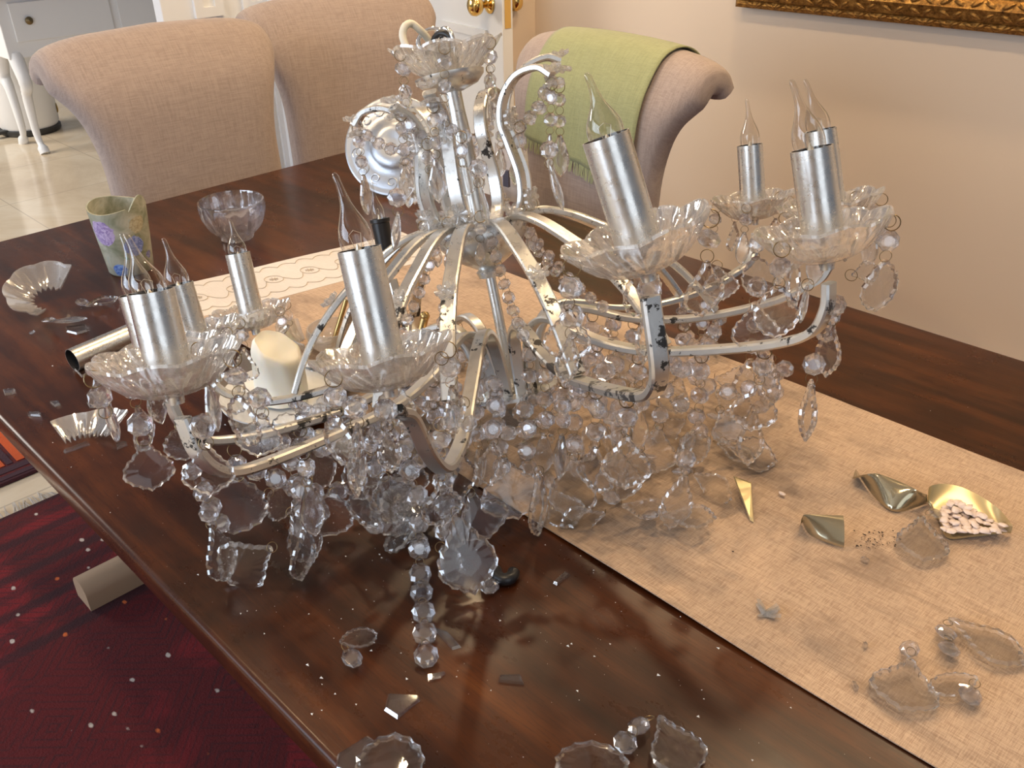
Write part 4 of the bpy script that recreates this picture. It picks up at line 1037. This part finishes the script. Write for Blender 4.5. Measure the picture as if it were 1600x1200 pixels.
# pieces of a pressed glass dish
def pan_piece(name, a0, a1, r0, R_, M, label):
    nth = 40
    def P(k, i, side):
        a = a0 + (a1 - a0) * k / nth; jag = .06 * math.sin(k * 1.7) if i == 0 else 0; r = r0 + jag + (1 - r0 - jag) * i / 8; lobes = 8
        sc_ = abs(math.cos(a * lobes / 2)); scal = 1 + (.09 * sc_ ** .7 - .03) * max(0, (r - .5) * 2); ph = (a * lobes / (2 * PI)) % 1 - .5
        fan = math.cos(ph * 2 * PI * 5) * max(0, 1 - abs(ph) * 2.2) * math.sin(min(1, max(0, (r - .40) / .5)) * PI)
        zz = R_ * .42 * max(0, r - .4) ** 1.2 * 1.9 + .0016 * fan * (1 if side else -1) - (0 if side else .0028)
        return Vector((r * R_ * scal * math.cos(a), r * R_ * scal * math.sin(a), zz))
    t = grid(nth + 1, 9, lambda k, i: P(k, i, 1)); b = grid(nth + 1, 9, lambda k, i: P(k, i, 0)); o = len(t[0]); nx = nth + 1
    f = t[1] + [tuple(q + o for q in r[::-1]) for r in b[1]]
    per = [i for i in range(nx)] + [j * nx + nth for j in range(1, 9)] + [8 * nx + i for i in range(nth - 1, -1, -1)] + [j * nx for j in range(7, 0, -1)]
    for a, b_ in zip(per, per[1:] + per[:1]): f.append((b_, a, a + o, b_ + o))
    vs = [M @ v for v in t[0] + b[0]]; zmin = min(v.z for v in vs); vs = [v + Vector((0, 0, TZ + .0008 - zmin)) for v in vs]
    return setp(mk(name, (vs, f), M_pressed, None, 60), label, 'shard')
pan_piece('broken_dish', 1.0, 4.6, .42, .058, TR(at(78, 480)) @ RZ(1.0) @ RX(.35) @ RY(.1) @ TR((0, .01, 0)), 'largest broken piece of a scalloped glass dish at far left')
pan_piece('broken_dish', 0.2, 1.85, .60, .064, TR(at(125, 712)) @ RZ(1.35) @ RX(-.25), 'fluted glass dish fragment with two fans near left table edge')
pan_piece('broken_dish', 0.0, 2.4, .50, .055, TR(at(490, 545)) @ RZ(3.0) @ RX(.3), 'broken glass dish half lying behind the white candle')

# fallen silver sleeve
a_ = at(113, 563, .0165); b_ = at(208, 522, .0165); d = (b_ - a_).normalized(); 
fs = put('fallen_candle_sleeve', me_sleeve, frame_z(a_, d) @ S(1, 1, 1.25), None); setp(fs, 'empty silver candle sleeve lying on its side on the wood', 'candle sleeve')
# black cable clip
cp = [at(x, y, .0075) for x, y in ((773, 890), (779, 902), (789, 905), (799, 902), (803, 893))]
setp(mk('cable_clip', tube(catmull(cp, 5), .0062, 10), M_black, None, 180), 'curved black plastic clip on bare wood before the runner', 'clip')

# cut glass bowl
def bowl():
    prof = [(.0, .004, 0), (.026, .0, 0), (.030, .002, 0), (.029, .007, 0), (.038, .014, .6), (.050, .026, 1), (.057, .042, 1), (.0595, .056, .5), (.0595, .068, 0), (.0585, .073, 0), (.0555, .0735, 0), (.054, .069, 0), (.053, .050, 0), (.047, .032, 0), (.034, .020, 0), (0, .014, 0)]
    n = 96; v = []; f = []
    for r, z, fl in prof:
        for k in range(n): a = 2 * PI * k / n; rr = r * (1 - .12 * fl * (1 - abs(math.sin(a * 7)) ** .7)); v.append((rr * math.cos(a), rr * math.sin(a), z))
    for i in range(len(prof) - 1):
        for k in range(n): a = i * n + k; b = i * n + (k + 1) % n; f.append((a, b, b + n, a + n))
    return v, f
bl = put('crystal_bowl', mesh('crystal_bowl', *bowl(), M_bowlglass, 60), TR(at(371, 372, .0)) @ S(1.0, 1.0, 1.0), None); setp(bl, 'round cut crystal bowl standing near the far end of the table', 'bowl')

# hydrangea votive glass
vb = at(206, 420, 0); fd = Vector((-vb.x, -vb.y, 0)).normalized(); rt = Vector((-fd.y, fd.x, 0))
def vs(rx, z, r=.044): return tuple(rt * (rx * r) + fd * (r * math.sqrt(max(0, 1 - rx * rx))) + Vector((0, 0, z)))
FLOWERS = [(vs(-.72, .080), .028, (.30, .20, .48), (.68, .55, .80)), (vs(.30, .052), .024, (.12, .18, .52), (.42, .48, .80)), (vs(-.45, .012), .020, (.08, .17, .58), (.32, .48, .85)),
           (vs(.55, .088), .020, (.40, .33, .20), (.60, .55, .38)), (vs(-.08, .034), .012, (.18, .32, .24), (.26, .42, .30)), (vs(.80, .03), .014, (.12, .12, .35), (.35, .35, .6))]
def votive():
    n = 64; v = []; f = []; hs = [0, .004, .02, .04, .06, .08, .1, 1.0]
    rows = []
    def top(a):
        q = (a - math.atan2(fd.y, fd.x) + PI) % (2 * PI) - PI      # 0 = towards the camera, + = to its right
        z = .116 + .004 * math.sin(q * 2)
        if .35 < q < 1.5: z += .020 * math.sin((q - .35) / 1.15 * PI) - .006
        if 1.5 < q < 2.4: z -= .018 * math.sin((q - 1.5) / .9 * PI)
        return z
    for side in (0, 1):
        for h_ in ([0, .003, .02, .045, .07, .095, 1] if side == 0 else [1, .095, .07, .045, .02, .006]):
            for k in range(n):
                a = 2 * PI * k / n; z = h_ if h_ < 1 else top(a); r = (.0365 + .010 * min(1, z / .11)) - (.0026 if side else 0) - (.002 if h_ == 0 and side == 0 else 0)
                v.append((r * math.cos(a), r * math.sin(a), z))
    R_ = 13
    for i in range(R_ - 1):
        for k in range(n): a = i * n + k; b = i * n + (k + 1) % n; f.append((a, b, b + n, a + n))
    f.append(tuple(range(n - 1, -1, -1))); f.append(tuple(range((R_ - 1) * n, R_ * n))); return v, f
vo = put('votive_glass', mesh('votive_glass', *votive(), floral(), 60), TR(vb), None); setp(vo, 'broken-rimmed glass holder printed with purple and blue hydrangeas', 'candle holder')

# white pillar candle on a pale plate
cc = at(410, 632, .004); pl = cc + Vector((.01, .025, -.004))
plate = put('candle_plate', mesh('candle_plate', *lathe([(0, .002), (.040, .002), (.058, .006), (.072, .012), (.078, .0145), (.078, .0165), (.070, .0145), (.056, .0095), (.040, .006), (0, .0055)], 56), M_white, 60), TR((pl.x, pl.y, TZ)), None)
setp(plate, 'pale blue-white dish under the white pillar candle', 'dish')
def cand():
    n = 48; v = []; f = []; hs = [0, .003, .015, .03, .045, .058, .066, .069]
    for i, h_ in enumerate(hs):
        for k in range(n):
            a = 2 * PI * k / n; slope = 1.04 + .20 * math.cos(a - 3.4); drip = 1 + .05 * math.sin(a * 3 + 1.3) * (1 - h_ / .09) + .03 * math.sin(a * 7 + h_ * 60)
            r = .0335 * drip * (1.0 - .10 * (h_ / .07)) * (1 if i < 6 else (.93 if i == 6 else .82)); v.append((r * math.cos(a) , r * math.sin(a), h_ * slope))
    for k in range(n): a = 2 * PI * k / n; v.append((.02 * math.cos(a), .02 * math.sin(a), .069 + .009 * math.cos(a - 3.4)))
    for i in range(len(hs)):
        for k in range(n): a = i * n + k; b = i * n + (k + 1) % n; f.append((a, b, b + n, a + n))
    f.append(tuple(range(n - 1, -1, -1))); f.append(tuple(range(len(hs) * n, (len(hs) + 1) * n))); return v, f
cd = empty('pillar_candle', (pl.x, pl.y, TZ + .007), 'broken white pillar candle between the left candle arms', 'candle')
put('wax_body', mesh('wax_body', *cand(), M_wax, 60), TR((pl.x, pl.y, TZ + .008)) @ RX(-.07) @ RY(-.05), cd)
0 and mk('wick', tube([Vector((pl.x, pl.y, TZ + .068)), Vector((pl.x + .001, pl.y, TZ + .074)), Vector((pl.x + .004, pl.y + .002, TZ + .079))], .0008, 6), M_black, cd)

# round embossed canopy standing behind the chandelier
kb = at(612, 309, 0); kd = depth_of(kb); kr = 79 * kd / F
face = (TOC(kb) + Vector((.0, .0, .28)) + Vector((-.18, -.18, 0))).normalized()
upv = (Vector((0, 0, 1)) - face * face.z).normalized(); kc = kb + upv * kr + Vector((0, 0, .004))
can = empty('ceiling_canopy', kc, 'round white-silver embossed ceiling canopy propped behind the chandelier', 'canopy')
Mk = frame_z(kc, face, upv)
s_ = kr / .09
put('canopy_shell', mesh('canopy_shell', *[[tuple(c_ * s_ for c_ in v) for v in lathe([(.090, -.004), (.090, .001), (.086, .003), (.082, .0015), (.078, .003), (.060, .0045), (.045, .004), (.042, .008), (.030, .012), (.020, .012), (.014, .010), (.006, .010), (.0, .010)], 64)[0]], lathe([(.090, -.004), (.090, .001), (.086, .003), (.082, .0015), (.078, .003), (.060, .0045), (.045, .004), (.042, .008), (.030, .012), (.020, .012), (.014, .010), (.006, .010), (.0, .010)], 64)[1]], plain('silver_white_metal', (.50, .53, .58), .33, .75, bump=(55, .35, .002)), 60), Mk, can)
kprop = kc - face * .03
mk('canopy_neck', lathe([(0, 0), (.016, 0), (.016, .035), (.022, .04), (.022, .05), (0, .05)], 20), M_chrome, can, 50); C.objects[-1].matrix_basis = WM[can.name].inverted() @ (Mk @ TR((0, 0, -.054)))
me_scroll = mesh('embossed_scroll', *tube([Vector((.011 * (1 - t * .7) * math.cos(t * 7), .011 * (1 - t * .7) * math.sin(t * 7), .0)) for t in [q / 22 for q in range(23)]], .0014, 6), plain('silver_white_relief', (.62, .65, .70), .3, .7))
for k in range(14):
    a = 2 * PI * k / 14
    put('embossed_scroll', me_scroll, Mk @ S(s_) @ RZ(a) @ TR((.067, 0, .0040)) @ RY(.15) @ RZ(.6 + k * .0) @ S(1, 1 if k % 2 else -1, 1), can)

# two glass pans with brass pins beyond the candle
def pinned(px, py, rpx, tx, ty, label, ball=False):
    b = at(px, py, RUNZ); dd = depth_of(b); s = rpx * dd / F / .03
    r = empty('glass_candle_cup', b, label, 'candle holder')
    put('glass_cup', mesh('glass_cup', *lathe([(0, .0), (.014, .0), (.020, .004), (.028, .012), (.030, .022), (.028, .030), (.0265, .030), (.028, .022), (.026, .013), (.018, .006), (0, .004)], 36), M_pressed, 60), TR(b) @ S(s), r)
    t_ = atd(tx, ty, dd * .985); base = b + Vector((0, 0, .006)); pts = [base, base.lerp(t_, .5), t_]
    m = MB(); m.add(tube(pts, .0036 if not ball else .006, 10))
    if ball: m.add(lathe([(0, -.007), (.005, -.005), (.007, 0), (.005, .005), (0, .007)], 16), TR(t_))
    mk('brass_pin', m.vf, M_brassrod, r, 60)
pinned(520, 545, 38, 541, 468, 'clear round glass cup with a leaning brass pin')
pinned(650, 555, 26, 664, 494, 'small glass cup with a ball-topped brass post under the arms', True)

# ------------------------------------------------------------------ gold lustre bowl fragments
def bowl_piece(Rb, c, dep, x0=-1, x1=1, nx=28, ny=12, flip=False, jag=.0):
    def fn(i, j):
        x = (x0 + (x1 - x0) * i / (nx - 1)) * Rb * .999; ymax = math.sqrt(max(0, Rb * Rb - x * x)); yc = min(c * Rb + jag * Rb * math.sin(i * 1.3), ymax - 1e-4); y = yc + (ymax - yc) * j / (ny - 1)
        z = dep * ((x * x + y * y) / (Rb * Rb)) ** 1.3; return Vector((x, y, (dep - z) if flip else z))
    def off(i, j): p = fn(i, j); return p - Vector((0, 0, .0025))
    t = grid(nx, ny, fn); b = grid(nx, ny, off); o = nx * ny; f = t[1] + [tuple(q + o for q in r[::-1]) for r in b[1]]
    per = [i for i in range(nx)] + [j * nx + nx - 1 for j in range(1, ny)] + [(ny - 1) * nx + i for i in range(nx - 2, -1, -1)] + [j * nx for j in range(ny - 2, 0, -1)]
    for a, b_ in zip(per, per[1:] + per[:1]): f.append((b_, a, a + o, b_ + o))
    return t[0] + b[0], f
def bp_put(name, vf, M, mat, label, cat='shard', parent=None):
    vs_ = [M @ v for v in vf[0]]; zm = min(v.z for v in vs_); vs_ = [v + Vector((0, 0, TZ + RUNZ + .0006 - zm)) for v in vs_]
    return setp(mk(name, (vs_, vf[1]), mat, parent, 60), label, cat)
q0, q1 = at(1476, 838, RUNZ), at(1578, 826, RUNZ); dq = (q1 - q0); ang = math.atan2(dq.y, dq.x)
qa, qb = at(1448, 770, RUNZ), at(1582, 828, RUNZ); angb = math.atan2((qb - qa).y, (qb - qa).x); Rb = (qb - qa).length / 2
Mb_ = TR(((q0 + q1) / 2).lerp(at(1505, 812, RUNZ), .5)) @ RZ(ang) 
gb = empty('gold_bowl_half', at(1515, 810, RUNZ), 'half of a gold glass dish still holding pale shells', 'dish')
def polyat(P_, t):
    t = max(0, min(1, t)) * (len(P_) - 1); i = min(int(t), len(P_) - 2); return P_[i].lerp(P_[i + 1], t - i)
def strip_piece(top, bot, zt, zb_, prof, th=.0024, nx=26, ny=12):
    """curved glass piece between an upper and a lower edge; zt, zb_ = heights of the edges, prof(s) = height in between"""
    A = catmull([at(x, y, RUNZ + zt) for x, y in top], 6); B = catmull([at(x, y, RUNZ + zb_ + .0026) for x, y in bot], 6)
    def fn(i, j):
        t = i / (nx - 1); s_ = j / (ny - 1); a_ = polyat(A, t); b_ = polyat(B, t); p = a_.lerp(b_, s_); p.z = TZ + RUNZ + .0028 + prof(s_, t); return p
    def dn(i, j): return fn(i, j) - Vector((0, 0, th))
    t = grid(nx, ny, fn); b = grid(nx, ny, dn); o = nx * ny; f = t[1] + [tuple(q + o for q in r_[::-1]) for r_ in b[1]]
    per = [i for i in range(nx)] + [j * nx + nx - 1 for j in range(1, ny)] + [(ny - 1) * nx + i for i in range(nx - 2, -1, -1)] + [j * nx for j in range(ny - 2, 0, -1)]
    for a_, b_ in zip(per, per[1:] + per[:1]): f.append((b_, a_, a_ + o, b_ + o))
    n = fn(3, 3); 
    return t[0] + b[0], f
mk('dish_half', strip_piece([(1449, 778), (1452, 764), (1472, 759), (1500, 764), (1532, 779), (1560, 800), (1581, 828)], [(1450, 780), (1460, 795), (1470, 812), (1482, 836), (1520, 834), (1552, 831), (1581, 829)], .015, .002, lambda s_, t: .015 * (1 - s_) ** 2.2 + .004 * max(0, abs(t - .5) * 2 - .5)), M_goldin, gb, 60)
hump = lambda H, e=2.0: (lambda s_, t: H * (1 - s_ ** e))
setp(mk('gold_bowl_shard', strip_piece([(1336, 731), (1365, 741), (1410, 758), (1446, 777)], [(1337, 733), (1368, 775), (1400, 797), (1448, 785)], .020, .0, lambda s_, t: .020 * (1 - s_ ** 1.7) * min(1, .25 + t * 2)), M_goldglass, None, 60), 'long curved gold shard beside the dish of shells', 'shard')
setp(mk('gold_bowl_shard', strip_piece([(1252, 811), (1257, 807), (1290, 808), (1317, 809)], [(1253, 813), (1265, 832), (1290, 844), (1319, 853)], .018, .0, lambda s_, t: .018 * (1 - s_ ** 1.8) * min(1, .4 + t * 2)), M_goldglass, None, 60), 'short curved gold shard left of the dark grit', 'shard')
def pebble(seed):
    r_ = random.Random(seed); n = 10; v = [(0, 0, -.35)]; f = []
    for z, s in ((-.25, .7), (0, 1), (.25, .72)):
        for k in range(n): a = 2 * PI * k / n; q = s * (1 + .18 * r_.uniform(-1, 1)); v.append((q * math.cos(a), q * .78 * math.sin(a), z + .06 * r_.uniform(-1, 1)))
    v.append((0, 0, .33))
    for k in range(n):
        k2 = (k + 1) % n; f.append((0, 1 + k2, 1 + k))
        for i in (0, 1): f.append((1 + i * n + k, 1 + i * n + k2, 1 + (i + 1) * n + k2, 1 + (i + 1) * n + k))
        f.append((1 + 2 * n + k, 1 + 2 * n + k2, 1 + 3 * n))
    return v, f
me_peb = [mesh('shell_chip', *pebble(i), M_shell, 60) for i in range(4)]
rq = random.Random(12); ppos = []
tri = 0
while len(ppos) < 72 and tri < 6000:
    tri += 1; x = rq.uniform(1474, 1568); y = rq.uniform(780, 830)
    lo_ = 781 + max(0, (x - 1505)) * .62 + max(0, 1495 - x) * .35; 
    if y < lo_ or y > 832 - (x - 1474) * .04: continue
    lvl = len(ppos) // 30; p = at(x, y, RUNZ + .0068 + lvl * .0032)
    if all((p - q).length > .0054 for q in ppos): ppos.append(p)
for i, p in enumerate(ppos):
    o = put('shell_chip', me_peb[i % 4], frame_z(p, (rq.uniform(-.3, .3), rq.uniform(-.3, .3), 1)) @ RZ(rq.random() * 6) @ S(.0050, .0050, .0046), None)
    setp(o, 'small pale pink shell chip in the broken gold dish', 'shell', 'shell chips in the broken gold dish')
for i, (x, y, lb) in enumerate(((1222, 771, 'stray pink shell chip alone on the runner above the short gold shard'),)):
    setp(put('shell_chip', me_peb[0], TR(at(x, y, RUNZ + .002)) @ S(.0042, .0032, .0035), None), lb, 'shell')

# grit and glass crumbs nobody could count
def scatter(name, n, fn, mat, label, cat, smin, smax, seed, flat=.6):
    r_ = random.Random(seed); m = MB()
    for _ in range(n):
        p = fn(r_); s = smin + (smax - smin) * r_.random() ** 4; a = r_.random() * 6.28
        vs_ = [Vector((math.cos(a + k * 2.1) * s * (1 + (k == 1) * r_.random()), math.sin(a + k * 2.1) * s, 0)) for k in range(3)] + [Vector((0, 0, s * flat))]
        m.add(([p + v for v in vs_], [(0, 1, 3), (1, 2, 3), (2, 0, 3), (2, 1, 0)]))
    o = mk(name, m.vf, mat); setp(o, label, cat, None, 'stuff'); return o
def gr(r_):
    x = 1370 + r_.gauss(0, 16) + r_.choice((-10, 16)); y = 846 + r_.gauss(0, 9); return at(x, y, RUNZ)
scatter('dark_grit', 150, gr, M_soil, 'dark gritty dirt scattered on the runner beside the gold shards', 'dirt', .0004, .0016, 1)
def cr(r_):
    while True:
        x = r_.gauss(-.45, .35); y = r_.uniform(.23, .53) if r_.random() < .75 else r_.uniform(.23, 1.2)
        if TX0 < x < .2: return Vector((x, y, TZ + (.0045 if RY0 < y < RY1 else .0002)))
scatter('glass_crumbs', 520, cr, M_crumb, 'fine white glass crumbs sprinkled over the table', 'debris', .00025, .0016, 2)
scatter('runner_specks', 26, lambda r_: at(r_.uniform(1050, 1600), r_.uniform(640, 1100), RUNZ), M_soil, 'sparse dark specks spread on the runner', 'dirt', .0004, .0016, 9)

# paper bag on the seat of the chair with the green cloth
pt, pr = aty(768, 228, 1.34), aty(812, 228, 1.34)
bw_ = pr.x - pt.x
def bagf(i, j):
    a = 2 * PI * i / 32; z = .505 + (pt.z - .505) * j / 9; t = j / 9
    ca, sa = math.cos(a), math.sin(a); ex = math.copysign(abs(ca) ** .5, ca); ey = math.copysign(abs(sa) ** .5, sa)
    return Vector(((pt.x + pr.x) / 2 + ex * bw_ / 2 * (1 + .10 * math.sin(a * 3 + j)), 1.36 + ey * .03 * (1.2 - .8 * t) + .004 * math.sin(j * 2 + a * 2), z + (.006 * math.sin(a * 4) if j == 9 else 0)))
bg = empty('paper_bag', ((pt.x + pr.x) / 2, 1.36, .505), 'crumpled white bag with a dark mark on the chair with cloth', 'bag')
g = grid(32, 10, bagf, True); mk('bag_body', (g[0], g[1] + [tuple(range(31, -1, -1))]), M_papier, bg, 60)
mp = aty(793, 278, 1.318); mk('dark_mark', box(mp.x - .008, mp.x + .008, 1.312, 1.318, mp.z - .018, mp.z + .018), plain('dark_print', (.10, .09, .12), .7), bg)
